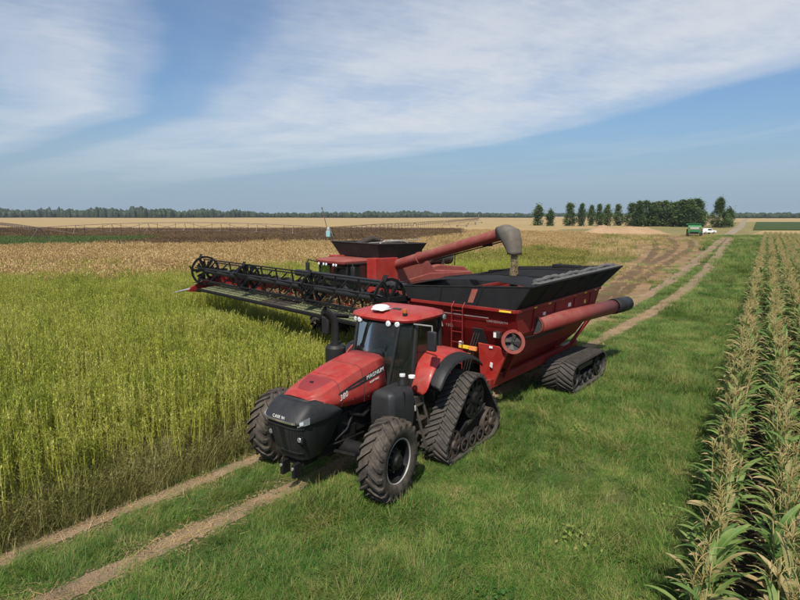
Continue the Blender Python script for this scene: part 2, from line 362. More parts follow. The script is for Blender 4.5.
def ribbon(name, P, half, z, mat, label, rag=.45, seed=1):
    nn = normals2(P); s = np.r_[0, np.cumsum(np.hypot(*np.diff(P, axis=0).T))]; d = np.hypot(P[:, 0], P[:, 1])
    h = np.interp(d, [0, 22, 60, 160], half)
    hl = h * (1 - rag / 2 + rag * vnoise(s, s * 0, 1.3, seed) + rag * .6 * (vnoise(s, s * 0, 4.7, seed + 3) - .5)); hr = h * (1 - rag / 2 + rag * vnoise(s, s * 0, 1.1, seed + 7) + rag * .6 * (vnoise(s, s * 0, 5.1, seed + 9) - .5))
    b = MB(); b.rings([[(*(p - q * a), z), (*p, z - .0), (*(p + q * c), z)] for p, q, a, c in zip(P, nn, hl, hr)], closed=False)
    o = b.build(name, mat, None, 0, recalc=False)
    if o.data.polygons[0].normal.z < 0: o.data.flip_normals()
    return tag(o, label, None, None, 'structure')
ribbon('dirt_track', rutL, (.17, .20, .50, .8), .016, G_dirt, 'bare dirt wheel rut beside the tall crop', .7, 1)
ribbon('dirt_track', rutR, (.20, .24, .55, .8), .016, G_dirt, 'bare dirt wheel rut under the tractor, running on past the cart', .6, 2)
yard_px = [(555, 335), (588, 305), (604, 284), (624, 268), (640, 254), (630, 243), (640, 236), (662, 235), (690, 237), (703, 243), (699, 256), (684, 268), (660, 284), (632, 303), (596, 334)]
yp = [at(*q) for q in yard_px]; Yd = []
for i, p in enumerate(yp):
    q = yp[(i + 1) % len(yp)]; m_ = max(2, int((q - p).length / 1.2))
    for k in range(m_):
        r = p.lerp(q, k / m_); w = .5 + r.y * .012; Yd.append((r.x + (vnoise(r.x, r.y, .7, 3) - .5) * w, r.y + (vnoise(r.x, r.y, .7, 5) - .5) * w * 2.5))
poly_sheet('dirt_yard', Yd, .012, G_yard, 'brown churned dirt turning area behind the cart')
yard_arr = np.array(Yd)
G_rut = earth('rut_mud', [(.32, (.075, .048, .026)), (.5, (.13, .085, .046)), (.7, (.20, .135, .075))], .5, 5, 1.0, .08)
for k_, px_ in enumerate(([(566, 330), (606, 296), (640, 270), (668, 254), (676, 244), (668, 238)], [(580, 330), (620, 296), (652, 272), (680, 256), (692, 246), (688, 239.5)], [(596, 300), (628, 276), (650, 258), (656, 246), (650, 239)])):
    ribbon('dirt_track', smooth_path([tuple(at(*q).xy) for q in px_], .6), (.3, .32, .45, .7), .0138 + .0005 * k_, G_rut, ('dark muddy rut curving through the left of the dirt turning area', 'dark muddy rut curving through the right of the dirt turning area', 'short dark rut on the crop side of the dirt turning area')[k_], .9, 30 + k_)
def inside(px, py, poly):
    c = np.zeros(len(px), bool); n = len(poly)
    for i in range(n):
        x0, y0 = poly[i]; x1, y1 = poly[i - 1]
        k = ((y0 > py) != (y1 > py)) & (px < (x1 - x0) * (py - y0) / (y1 - y0 + 1e-12) + x0); c ^= k
    return c
road = smooth_path([tuple(at(727, 236).xy), tuple(at(734, 231).xy), tuple(at(741, 226).xy), tuple(at(744, 221.5).xy), tuple(at(746.5, 218.2).xy), tuple(at(747.5, 216.6).xy)], 4.0)
G_road = earth('gravel', [(.3, (.18, .145, .095)), (.7, (.30, .245, .175))], .1, 2, .4)
dd = np.hypot(road[:, 0], road[:, 1]); nn_ = normals2(road); hw_ = np.interp(dd, [100, 160, 240, 2500], [.6, 1.0, 1.5, 3.5])
b = MB(); b.rings([[(*(p - q * h), .05), (*(p + q * h), .05)] for p, q, h in zip(road, nn_, hw_)], closed=False); o_ = b.build('gravel_road', G_road, None, 0, recalc=False)
if o_.data.polygons[0].normal.z < 0: o_.data.flip_normals()
tag(o_, 'pale gravel road running to the horizon', None, None, 'structure')
# ------------------------------------------------------------------ machine building blocks (x forward, y left, z up)
def tyre_mesh(Ro, W, Ri, nl=22, lug=.055, hand=1):
    """agricultural tyre about the y axis with chevron lugs"""
    m = MB(); Rc = Ro - lug; h = W / 2
    prof = [(Ri, -h * .78), (Ri + .04, -h * .90), (Ri + (Rc - Ri) * .45, -h * 1.0), (Rc - .09, -h * .98), (Rc - .03, -h * .84), (Rc, -h * .45), (Rc + .006, 0)]
    prof += [(r, -y) for r, y in prof[-2::-1]]
    m.lathe(prof, n=48); m.lathe([(Ri, -h * .78), (Ri - .02, -h * .6), (Ri - .02, h * .6), (Ri, h * .78)], n=48)
    da = 2 * math.pi / nl
    for k in range(nl):
        for s in (-1, 1):
            a0 = k * da + (da / 2 if s > 0 else 0); rg = []
            for t, rin, rout in ((-.06, Rc - .02, Ro - .004), (.45, Rc - .02, Ro), (.86, Rc - .06, Ro - .02), (1.0, Rc - .14, Ro - .085)):
                a = a0 + hand * t * da * 1.05; w = (.15 + .05 * t) * da; y = s * t * h * 1.0
                rg.append([(r * math.cos(b), y, r * math.sin(b)) for r, b in ((rin, a - w), (rin, a + w), (rout, a + w * .75), (rout, a - w * .75))])
            m.rings(rg)
    return m
def rim_mesh(Ri, W, off, dish=.10):
    """dished steel wheel; off = face plane along y"""
    m = MB(); h = W / 2
    m.lathe([(Ri + .02, h * .80), (Ri - .03, h * .78), (Ri - .05, h * .4), (Ri - .05, -h * .4), (Ri - .03, -h * .78), (Ri + .02, -h * .80)], n=40)
    m.lathe([(Ri - .05, off), (Ri * .72, off + .02), (Ri * .55, off + dish), (.03, off + dish), (.03, off + dish - .03), (Ri * .55, off + dish - .03), (Ri - .05, off - .03)], n=40, caps=True)
    return m
def hull2(pts):
    pts = sorted(set((round(a, 5), round(b, 5)) for a, b in pts)); cr = lambda o, a, b: (a[0] - o[0]) * (b[1] - o[1]) - (a[1] - o[1]) * (b[0] - o[0])
    def half(ps):
        h = []
        for p in ps:
            while len(h) >= 2 and cr(h[-2], h[-1], p) <= 0: h.pop()
            h.append(p)
        return h
    a = half(pts); b = half(pts[::-1]); return a[:-1] + b[:-1]
def belt_mesh(circles, y0, y1, th=.045, lug=.05, pitch=.14, slant=.55, sag=0.0):
    """endless rubber belt round the wheels (x, z, radius), with a chevron tread outside and guide blocks inside"""
    pts = [(cx + (r + th) * math.cos(t), cz + (r + th) * math.sin(t)) for cx, cz, r in circles for t in np.linspace(0, 2 * math.pi, 72, endpoint=False)]
    h = np.array(hull2(pts)); h = np.vstack([h, h[:1]]); sl = np.r_[0, np.cumsum(np.hypot(*np.diff(h, axis=0).T))]; Ln = sl[-1]
    P = lambda s: np.array([np.interp(np.mod(s, Ln), sl, h[:, 0]), np.interp(np.mod(s, Ln), sl, h[:, 1])])
    def fr(s):
        p = P(s); d = P(s + .01) - P(s - .01); d /= np.hypot(*d); return p, np.array([d[1], -d[0]])
    m = MB(); n = int(Ln / .06); rg = []
    for i in range(n):
        p, nn = fr(i * Ln / n); q = p - nn * th
        rg.append([(p[0], y0, p[1]), (p[0], y1, p[1]), (q[0], y1, q[1]), (q[0], y0, q[1])])
    m.rings(rg + [rg[0]], True, False)
    nl = int(Ln / pitch); yc = (y0 + y1) / 2; hw = (y1 - y0) / 2
    for i in range(nl):
        for s in (-1, 1):
            s0 = (i + (.5 if s > 0 else 0)) * Ln / nl; rg = []
            for t in (-.04, .35, .7, 1.0):
                out = []
                for ds, hh in ((-.038, -.01), (.038, -.01), (.026, lug), (-.026, lug)):
                    p, nn = fr(s0 + ds + t * hw * slant); q = p + nn * hh; out.append((q[0], yc + s * t * hw, q[1]))
                rg.append(out)
            m.rings(rg)
        p, nn = fr(i * Ln / nl); a = p - nn * th; b = p - nn * (th + .06); d = np.array([-nn[1], nn[0]]) * .03
        m.hexa([(a[0] - d[0], yc - .04, a[1] - d[1]), (a[0] + d[0], yc - .04, a[1] + d[1]), (a[0] + d[0], yc + .04, a[1] + d[1]), (a[0] - d[0], yc + .04, a[1] - d[1]),
                (b[0] - d[0], yc - .025, b[1] - d[1]), (b[0] + d[0], yc - .025, b[1] + d[1]), (b[0] + d[0], yc + .025, b[1] + d[1]), (b[0] - d[0], yc + .025, b[1] - d[1])])
    return m
def spoked_wheel(x, z, r, y0, y1, yo, spokes=8):
    """idler with open windows: rim band, hub and spokes; yo = outer face"""
    m = MB(); m.lathe([(r, y0), (r, y1), (r * .84, y1), (r * .80, y1 - .06), (r * .80, y0 + .06), (r * .84, y0), (r, y0)], (x, 0, z), 28)
    m.lathe([(r * .32, yo - .10), (r * .32, yo), (r * .22, yo + .04), (.01, yo + .04)], (x, 0, z), 16)
    for k in range(spokes):
        a = 2 * math.pi * k / spokes; c, s_ = math.cos(a), math.sin(a); w = .10 * r
        pt = lambda rr, ww, yy: (x + rr * c - ww * s_, yy, z + rr * s_ + ww * c)
        m.hexa([pt(.25 * r, -w * 1.5, yo - .05), pt(.25 * r, w * 1.5, yo - .05), pt(.83 * r, w, yo - .05), pt(.83 * r, -w, yo - .05),
                pt(.25 * r, -w * 1.5, yo - .01), pt(.25 * r, w * 1.5, yo - .01), pt(.83 * r, w, yo - .01), pt(.83 * r, -w, yo - .01)])
    return m
def disc_wheel(x, z, r, y0, y1, yo):
    m = MB(); m.lathe([(r, y0), (r, y1), (r * .82, y1), (r * .7, yo - .03), (r * .35, yo - .03), (r * .3, yo + .01), (.01, yo + .01)], (x, 0, z), 20)
    m.lathe([(.01, y0), (r, y0)], (x, 0, z), 20); return m

# ------------------------------------------------------------------ tractor
def build_tractor():
    T = empty('tractor', (-1.47, 11.1, 0), R(-126))
    tag(T, 'red tractor with front tyres and triangular rear rubber tracks, pulling the grain cart', 'tractor')
    # hood: lofted sections x, zl, wl, zs, ws, zt
    sec = [(-1.22, 1.62, .545, 2.33, .50, 2.47), (-.9, 1.60, .555, 2.31, .505, 2.45), (-.55, 1.63, .56, 2.26, .505, 2.405), (-.2, 1.66, .56, 2.19, .50, 2.345), (.12, 1.70, .555, 2.12, .49, 2.27),
           (.42, 1.76, .55, 2.04, .485, 2.19), (.70, 1.86, .53, 1.98, .46, 2.10), (.94, 1.94, .43, 1.965, .37, 2.02)]
    def ring(x, zl, wl, zs, ws, zt):
        hp = [(wl, zl), (wl + .006, zl + (zs - zl) * .35), (wl - .012, zl + (zs - zl) * .75), (ws, zs), (ws * .93, zs + (zt - zs) * .62), (ws * .78, zt - .022), (ws * .74, zt - .004), (ws * .4, zt + .004), (0, zt + .006)]
        return [(x, y, z) for y, z in hp] + [(x, -y, z) for y, z in hp[-2::-1]]
    hb = MB(); hb.rings([ring(*q) for q in sec], closed=False)
    hood = hb.build('hood', M['red'], T, 30)
    md = hood.modifiers.new('solid', 'SOLIDIFY'); md.thickness = .02; md.offset = -1
    # recessed intake panel near the nose and the raised centre panel behind it
    def hz(x):
        xs = [q[0] for q in sec]; return np.interp(x, xs, [q[5] for q in sec])
    for name, x0, x1, w0, w1, lift in (('hood_intake_screen', .28, .72, .335, .235, .012), ('hood_panel', -.34, .14, .36, .34, .012)):
        p = MB(); rg = []
        for t in np.linspace(0, 1, 6):
            x = x0 + (x1 - x0) * t; w = w0 + (w1 - w0) * t; z = hz(x) + lift
            if name == 'hood_intake_screen': w *= 1 - .25 * max(0, (t - .75) / .25)
            rg.append([(x, -w, z - .014), (x, -w * .9, z), (x, 0, z + .004), (x, w * .9, z), (x, w, z - .014), (x, 0, z - .03)])
        p.rings(rg).build(name, M['red_dark'] if 'intake' in name else M['red'], T, 40)
    # panel gaps in the hood skin
    def seam(x):
        q = [np.interp(x, [k[0] for k in sec], [k[i] for k in sec]) for i in range(1, 6)]; a_ = [Vector(p) for p in ring(x - .006, *q)]; b_ = [Vector(p) for p in ring(x + .006, *q)]; m_ = MB(); c_ = Vector((x, 0, 1.9)); rg = []
        for u, v in zip(a_, b_): n_ = (u - c_).normalized() * .003; rg.append([u + n_, v + n_, v - n_ * 2, u - n_ * 2])
        return m_.rings(rg).build('panel_gap', M['interior'], hood)
    seam(-.46); seam(.24)
    for s in (1, -1):
        for x, z in ((-1.1, 1.72), (-.6, 1.72), (-.1, 1.78), (.3, 1.84)): MB().lathe([(.014, -.004 * s), (.014, .010 * s), (.003, .013 * s)], (x, s * .563, z), 8).build('bolt', M['darksteel'], hood)
    MB().box(.46, .50, -.06, .02, hz(.48) + .012, hz(.48) + .035).build('hood_latch', M['black'], T)
    # black nose shroud, horizontal contours
    lev = [(.80, .70, .31, 1.04), (.84, .66, .36, 1.12), (1.1, .46, .45, 1.24), (1.4, .34, .53, 1.31), (1.60, .28, .57, 1.34), (1.64, .28, .60, 1.38), (1.70, .29, .605, 1.39), (1.74, .33, .60, 1.36), (1.84, .50, .575, 1.27), (1.95, .72, .51, 1.12), (2.0, .82, .40, 1.03)]
    def npt(z, a, off=0.0):
        zs = [q[0] for q in lev]; xb, w, xf = (np.interp(z, zs, [q[i] for q in lev]) for i in (1, 2, 3))
        e = .44; y = (w + off) * math.copysign(abs(math.cos(a)) ** e, math.cos(a)); x = xb + (xf + off - xb) * abs(math.sin(a)) ** e
        return (x, y, z)
    nb = MB(); A = np.linspace(0, math.pi, 33)
    nb.rings([[npt(z, a) for a in A] for z in [.80, .84, .98, 1.1, 1.25, 1.4, 1.52, 1.60, 1.64, 1.70, 1.74, 1.79, 1.84, 1.90, 1.95, 2.0]], closed=False)
    # closing top and bottom
    for z in (.80, 2.0):
        o = len(nb.v); ps = [npt(z, a) for a in A]; nb.v += ps; nb.f.append(tuple(range(o, o + len(ps))))
    nose = nb.build('nose_shroud', M['charcoal'], T, 28)
    md = nose.modifiers.new('solid', 'SOLIDIFY'); md.thickness = .015; md.offset = -1
    def patch(a0, a1, z0, z1, off, n=10, z0b=None, z1b=None):
        """plate that follows the nose between two angles; the b heights apply at the second angle"""
        m = MB(); z0b = z0 if z0b is None else z0b; z1b = z1 if z1b is None else z1b; rg = []
        for t in np.linspace(0, 1, n):
            a = a0 + (a1 - a0) * t; zl = z0 + (z0b - z0) * t; zh = z1 + (z1b - z1) * t
            rg.append([npt(zl, a, -.01), npt(zl, a, off), npt(zh, a, off), npt(zh, a, -.01)])
        return m.rings(rg)
    strip = patch(R(66), R(150), 1.655, 1.695, .018, 14).build('chrome_strip', M['chrome'], T)
    for s, (a0, a1) in ((1, (R(64), R(33))), (-1, (R(116), R(147)))):
        hl = patch(a0, a1, 1.60, 1.70, .014, 8, 1.655, 1.765).build('headlight', M['headlamp'], T)
        patch(a0, a1, 1.585, 1.60, .020, 8, 1.64, 1.655).build('trim', M['chrome'], hl)
        patch(a0 + (a1 - a0) * .25, a0 + (a1 - a0) * .55, 1.635, 1.69, .017, 4, 1.65, 1.71).build('bulb', M['lamp'], hl)
    lt = npt(1.735, R(90), .004); text('CASE IH', .085, M['decal'], T, (lt[0] + .004, -.02, 1.735), (0, 1, 0), (-.25, 0, 1), label='white maker name on the nose')
    grille = patch(R(48), R(132), 1.02, 1.54, .008, 18).build('grille', M['mesh'], T)
    for a_ in np.linspace(R(50), R(130), 15): patch(a_ - .008, a_ + .008, 1.04, 1.52, .013, 3).build('grille_bar', M['blackmetal'], grille)
    patch(R(46), R(134), 1.54, 1.565, .022, 18).build('frame', M['charcoal'], grille); patch(R(46), R(134), 1.0, 1.02, .022, 18).build('frame', M['charcoal'], grille)
    for s in (-1, 1):
        a = R(90) - s * R(32); p = npt(1.33, a, .01); wl = MB().lathe([(.01, .0), (.055, .0), (.065, -.05), (.01, -.05)], p, 12, 'x')
        fr = MB().box(p[0] - .04, p[0] + .012, p[1] - .09, p[1] + .09, 1.26, 1.40).build('lower_lamp_bezel', M['blackmetal'], T, bevel=.01)
        MB().lathe([(.05, .016), (.045, .022), (.01, .024)], (p[0], p[1], p[2]), 12, 'x').build('lens', M['headlamp'], fr)
    # front bracket with clevis plates below the nose
    fb = MB().box(.62, 1.02, -.24, .24, .66, .80).box(1.02, 1.22, -.20, -.12, .48, .76).box(1.02, 1.22, .12, .20, .48, .76)
    fb.build('front_hitch_bracket', M['blackmetal'], T, bevel=.01)
    for y in (-.16, .16): MB().lathe([(.01, .02), (.03, .02), (.03, -.02)], (1.22, y, .68), 10, 'x').build('pin', M['silver'], T)
    # engine, frame, axles
    en = MB().box(-1.2, .70, -.34, .34, .72, 1.62).box(-.9, .2, .34, .42, 1.0, 1.5).box(-.3, .1, -.45, .45, .85, 1.2)
    en.tube([(-.1, .42, 1.45), (-.5, .47, 1.3), (-.9, .42, 1.42)], .05).tube([(.3, .4, 1.0), (0, .46, 1.15), (-.3, .43, 1.5)], .03).tube([(.45, .30, .9), (.2, .45, .95), (-.6, .42, .9)], .025)
    en.build('engine_block', M['blackmetal'], T, bevel=.015)
    MB().box(-3.7, -1.2, -.36, .36, .62, 1.42).box(-3.6, -2.5, -1.0, 1.0, 1.1, 1.42).build('transmission_housing', M['darksteel'], T, bevel=.03)
    ax = MB().tube([(0, -1.22, .83), (0, -.5, .78), (0, .5, .78), (0, 1.22, .83)], [.13, .17, .17, .13], 12).box(-.28, .28, -.22, .22, .6, .95)
    ax.tube([(.22, -.9, .78), (.24, -.3, .74)], .04).tube([(.22, .9, .78), (.24, .3, .74)], .04).tube([(.25, -.3, .74), (.25, .3, .74)], .055)
    ax.build('front_axle', M['blackmetal'], T)
    # front wheels
    for s in (1, -1):
        w = empty('front_wheel', (0, s * 1.56, .81), R(5), T)
        ty = tyre_mesh(.81, .54, .44, 22, .055, -1).build('tyre', M['rubber'], w, 30)
        MB().lathe([(.455, .222 * s), (.435, .228 * s), (.41, .19 * s), (.395, .05 * s), (.41, .05 * s), (.43, .2 * s), (.46, .226 * s)], n=48).build('rim_flange', M['silver'], w)
        d = rim_mesh(.43, .52, -.03 if s > 0 else .03, .12 if s > 0 else -.10).build('rim', M['blackmetal'], w)
        hb = MB().lathe([(.19, -.12 * s), (.19, .16 * s), (.13, .19 * s), (.12, .24 * s), (.01, .245 * s)], n=20).build('hub', M['blackmetal'], w)
        for k in range(10):
            a = 2 * math.pi * k / 10; x, z = .215 * math.cos(a), .215 * math.sin(a)
            MB().lathe([(.018, 0), (.018, .15 * s), (.005, .155 * s)], (x, -.0, z), 6).build('bolt', M['darksteel'], w)
    # fuel tank (left) with caps, battery box (right), steps
    for s in (1, -1):
        tk = MB(); rg = []
        for z, g in ((.93, .07), (1.0, .0), (1.3, -.02), (1.7, .0), (1.80, .03), (1.86, .12)):
            rg.append([(x, s * y, z) for x, y in ((-.66 - g, .58 + g), (-.66 - g, 1.06 - g), (-.74 - g, 1.14 - g), (-1.38 + g, 1.18 - g), (-1.47 + g, 1.10 - g), (-1.50 + g, .58 + g))])
        tk = tk.rings(rg).build('fuel_tank', M['charcoal'], T, 40, bevel=.03)
        MB().box(-1.075, -1.055, s * 1.10, s * 1.172, 1.0, 1.80).build('strap', M['blackmetal'], tk)
        if s > 0:
            MB().lathe([(.10, -.02), (.10, .05), (.07, .12), (.06, .2), (.01, .2)], (-1.28, .95, 1.86), 16, 'z').build('filler_neck', M['black'], tk)
            MB().lathe([(.065, 0), (.065, .05), (.01, .06)], (-1.28, .95, 2.06), 14, 'z').build('cap', M['lamp'], tk)
            MB().lathe([(.075, 0), (.075, .05), (.01, .06)], (-1.42, 1.10, 2.02), 14, 'z').build('cap', M['white'], tk)
            MB().box(-1.46, -1.38, 1.172, 1.182, 1.28, 1.4).build('sticker', M['decal'], tk)
    st = MB()
    for k, z in enumerate((.40, .70, 1.0, 1.30)):
        y = 1.42 - k * .10; st.box(-1.90, -1.58, y - .22, y, z, z + .03)
    st.beam((-1.58, 1.4, .38), (-1.60, 1.02, 1.5), .05, .05).beam((-1.90, 1.4, .38), (-1.90, 1.02, 1.5), .05, .05)
    st.build('step', M['darksteel'], T, bevel=.006)
    MB().box(-2.0, -1.5, .7, 1.05, 1.3, 1.5).tube([(-1.75, .8, .95), (-1.72, 1.02, 1.15), (-1.74, .95, 1.35)], .035).tube([(-1.6, .75, .85), (-1.62, .95, 1.05), (-1.66, .8, 1.35)], .03).box(-1.9, -1.55, .55, .9, .7, 1.15).build('valve_block', M['darksteel'], T, bevel=.02)
    # rear tracks
    for s in (1, -1):
        tr = empty('rear_track', (0, 0, 0), 0, T); y0, y1 = (1.20, 1.86) if s > 0 else (-1.86, -1.20); yo = s * 1.80
        cir = [(-3.02, 1.26, .50), (-2.06, .43, .34), (-3.86, .43, .34)]
        belt_mesh(cir, y0, y1, pitch=.15, slant=-.62).build('belt', M['belt'], tr, 30)
        ys = sorted((s * 1.30, s * 1.78))
        spoked_wheel(-3.02, 1.26, .48, *ys, yo, 10).build('drive_wheel', M['blackmetal'], tr)
        spoked_wheel(-2.06, .43, .34, *ys, yo, 8).build('idler_wheel', M['rust'], tr)
        spoked_wheel(-3.86, .43, .34, *ys, yo, 8).build('idler_wheel', M['rust'], tr)
        for x in (-2.56, -2.94, -3.32):
            rw = disc_wheel(x, .27, .175, *ys, yo).build('roller', M['black'], tr)
            MB().lathe([(.165, yo), (.165, yo + s * .012), (.12, yo + s * .012), (.12, yo)], (x, 0, .27), 20).build('rim', M['rust'], rw)
        fr = MB().prism([(-2.1, .36), (-2.1, .52), (-2.7, .66), (-2.9, .95), (-3.1, .95), (-3.3, .66), (-3.8, .52), (-3.8, .36)], s * 1.40, s * 1.66)
        fr.beam((-2.35, s * 1.72, .52), (-3.5, s * 1.72, .98), .05, .13)
        fr.build('track_frame', M['blackmetal'], tr, bevel=.015)
        MB().beam((-2.75, s * 1.755, .70), (-3.62, s * 1.755, .93), .02, .10).build('guard_bar', M['darksteel'], tr, bevel=.008)
    # fenders
    arc = [(-1.68, 1.60), (-1.74, 1.84), (-1.90, 2.09), (-2.18, 2.30), (-2.54, 2.40), (-2.92, 2.40), (-3.30, 2.31), (-3.66, 2.12)]
    for s in (1, -1):
        f = MB(); rg = []
        for i, (x, z) in enumerate(arc):
            wi = .62; wo = 1.34 - (.10 if i == 0 else 0)
            rg.append([(x, s * wi, z + .02), (x, s * (wo - .18), z + .015), (x, s * (wo - .06), z - .01), (x, s * wo, z - .06), (x, s * wo, z - .12), (x - .03, s * (wo - .1), z - .07), (x - .03, s * wi, z - .04)])
        fe = f.rings(rg).build('rear_fender', M['red'], T, 40, subsurf=1)
        f = MB(); rg = []
        for i, (x, z) in enumerate(arc[1:] + [(-3.78, 1.98)]):
            rg.append([(x, s * 1.30, z - .055), (x, s * 1.50, z - .07), (x, s * 1.62, z - .12), (x, s * 1.64, z - .22), (x - .01, s * 1.60, z - .2), (x - .01, s * 1.48, z - .11), (x - .01, s * 1.30, z - .10)])
        f.rings(rg).build('flare', M['black'], fe, 40, subsurf=1)
        MB().prism([(-1.70, 1.45), (-1.66, 1.75), (-1.85, 2.10), (-2.2, 2.36), (-3.3, 2.30), (-3.5, 1.5)], s * .58, s * .62).build('inner_panel', M['interior'], fe)
        MB().box(-3.72, -3.64, s * 1.05, s * 1.28, 2.02, 2.12).build('tail_lamp', M['amber'], fe, bevel=.01)
    # cab
    zb, zt = 1.50, 3.10
    lo = {'fl': (-1.24, .52), 'ml': (-1.72, .86), 'rl': (-3.02, .80)}; hi = {'fl': (-1.66, .60), 'ml': (-1.98, .84), 'rl': (-3.02, .80)}
    P = lambda k, top, s=1, off=0: Vector(((hi if top else lo)[k][0], s * ((hi if top else lo)[k][1] + off), zt if top else zb))
    cabf = MB()
    for s in (1, -1):
        for k, r in (('fl', .035), ('ml', .055), ('rl', .05)): cabf.tube([P(k, 0, s), P(k, 0, s).lerp(P(k, 1, s), .5) + Vector((.02, s * .02, 0)), P(k, 1, s)], r, 8)
        for a, b in (('fl', 'ml'), ('ml', 'rl')):
            cabf.tube([P(a, 0, s), P(b, 0, s)], .05, 8); cabf.tube([P(a, 1, s), P(b, 1, s)], .05, 8)
    for a in (0, 1): cabf.tube([P('fl', a), P('fl', a, -1)], .045, 8); cabf.tube([P('rl', a), P('rl', a, -1)], .05, 8)
    cabf.build('cab_frame', M['black'], T)
    def pane(name, ps, t=.008, mt='glass'): return MB().sheet(ps, t).build(name, M[mt], T, 0)
    ws = MB(); rg = []
    for t in np.linspace(0, 1, 9):
        y = 1 - 2 * t; bow = .10 * (1 - y * y)
        rg.append([(lo['fl'][0] + bow, y * lo['fl'][1], zb + .02), (hi['fl'][0] + bow, y * hi['fl'][1], zt - .02)])
    ws.rings(rg, closed=False).build('windshield', M['glass'], T, 60)
    for s in (1, -1):
        pane('door_window', [P('fl', 0, s), P('ml', 0, s), P('ml', 1, s), P('fl', 1, s)])
        pane('side_window', [P('ml', 0, s) + Vector((0, 0, .5)), P('rl', 0, s) + Vector((0, 0, .85)), P('rl', 1, s), P('ml', 1, s)])
        MB().sheet([P('ml', 0, s), P('rl', 0, s), P('rl', 0, s) + Vector((0, 0, .85)), P('ml', 0, s) + Vector((0, 0, .5))], .02).build('cab_side_panel', M['black'], T, 0)
    pane('rear_window', [P('rl', 0), P('rl', 0, -1), P('rl', 1, -1), P('rl', 1)])
    MB().sheet([(-1.24, .5, 1.5), (-1.24, -.5, 1.5), (-3.0, -.8, 1.5), (-3.0, .8, 1.5)], .04).build('cab_floor', M['interior'], T, 0)
    MB().tube([(-1.18, -.05, 1.52), (-1.34, .25, 2.2), (-1.42, .42, 2.7)], .012, 6).build('wiper', M['black'], T)
    seat = MB().box(-2.65, -2.10, -.28, .28, 1.95, 2.10).box(-2.75, -2.60, -.28, .28, 2.05, 2.75).box(-2.74, -2.64, -.14, .14, 2.76, 2.98).box(-2.5, -2.2, -.2, .2, 1.52, 1.95)
    seat.build('seat', M['skin_seat'], T, bevel=.04)
    MB().box(-2.6, -2.0, -.62, -.36, 1.54, 2.25).build('armrest_console', M['interior'], T, bevel=.03); MB().box(-1.45, -1.30, -.38, .38, 1.54, 1.95).build('dashboard', M['interior'], T, bevel=.03)
    sw = MB(); sw.tube([(-1.40, 0, 1.6), (-1.62, 0, 2.22)], .035); sw.tube([(-1.66 - .10 * math.sin(t), .2 * math.cos(t), 2.25 + .17 * math.sin(t)) for t in np.linspace(0, 2 * math.pi, 17)], .018, 6)
    sw.build('steering_wheel', M['interior'], T)
    # roof
    def rr(z, g, n=10):
        pts = []
        for x, y in ((-1.54 - g, 0), (-1.56 - g, .45 - g * .4), (-1.66 - g, .74 - g * .6), (-1.84 - g * .6, .90 - g), (-2.4, .95 - g), (-2.9 + g * .5, .95 - g), (-3.14 + g, .84 - g * .8), (-3.18 + g, .3), (-3.18 + g, 0)): pts.append((x, y, z))
        return pts + [(x, -y, z) for x, y, z in pts[-2:0:-1]]
    roof = MB().rings([rr(3.12, .10), rr(3.14, .01), rr(3.19, -.01), rr(3.25, .03), rr(3.315, .22), rr(3.345, .45)]).build('roof', M['red'], T, 50)
    MB().rings([rr(3.075, .14), rr(3.105, .06)]).build('roof_underside', M['black'], roof)
    MB().box(-1.95, -1.62, -.19, .15, 3.345, 3.385).build('antenna_base', M['white'], T, bevel=.02)
    MB().lathe([(.21, 0), (.20, .05), (.14, .085), (.01, .095)], (-1.80, -.03, 3.37), 18, 'z').build('antenna_dome', M['white'], T)
    MB().tube([(-2.0, .1, 3.35), (-2.1, .3, 3.36), (-2.02, .36, 3.37)], .015, 6).box(-2.1, -2.0, .16, .34, 3.335, 3.375).build('roof_bracket', M['darksteel'], T)
    bc = MB().lathe([(.055, 0), (.055, .05), (.03, .06)], (-1.78, .66, 3.29), 12, 'z').build('beacon', M['black'], T)
    MB().lathe([(.045, .05), (.048, .10), (.045, .14), (.01, .15)], (-1.78, .66, 3.29), 14, 'z').build('lens', M['amber'], bc)
    for y in (-.66, -.50, .36, .56):
        x = -1.56 - .16 * (abs(y) / .7) ** 2.2; l = MB().lathe([(.01, -.08), (.06, -.07), (.075, 0)], (x + .04, y, 3.10), 14, 'x').build('work_lamp', M['black'], T)
        MB().lathe([(.07, 0), (.055, .02), (.01, .026)], (x + .04, y, 3.10), 14, 'x').build('lens', M['lamp'], l)
    for s in (1, -1):
        l = MB().lathe([(.01, -s * .08), (.07, -s * .06), (.08, 0)], (-2.92, s * .99, 3.12), 14, 'y').build('work_lamp', M['black'], T)
        MB().lathe([(.072, 0), (.055, s * .02), (.01, s * .026)], (-2.92, s * .99, 3.12), 14, 'y').build('lens', M['headlamp'], l)
        # mirrors
        b = Vector((-1.85, s * .86, 3.10)); e = Vector((-1.50, s * 1.50, 3.18)) if s < 0 else Vector((-1.72, s * 1.42, 3.14))
        arm = MB().tube([b, e, e + Vector((0, 0, -.12))], .018, 8).build('mirror_arm', M['silver'] if s > 0 else M['black'], T)
        q = e + Vector((0, 0, -.33)); mr = MB().box(q.x - .04, q.x + .04, q.y - .11, q.y + .11, q.z - .22, q.z + .22).build('mirror', M['charcoal'] if s > 0 else M['black'], T, bevel=.03)
        MB().box(q.x - .046, q.x - .04, q.y - .09, q.y + .09, q.z - .19, q.z + .19).build('mirror_glass', M['chrome'], mr)
    # exhaust and air cleaner on the right side
    ex = MB(); ex.lathe([(.2, 0), (.235, .03), (.235, .56), (.19, .62), (.12, .63)], (-1.12, -.84, 1.92), 18, 'z', True); ex.box(-1.42, -.9, -1.0, -.62, 1.55, 2.0)
    ex.build('muffler', M['black'], T)
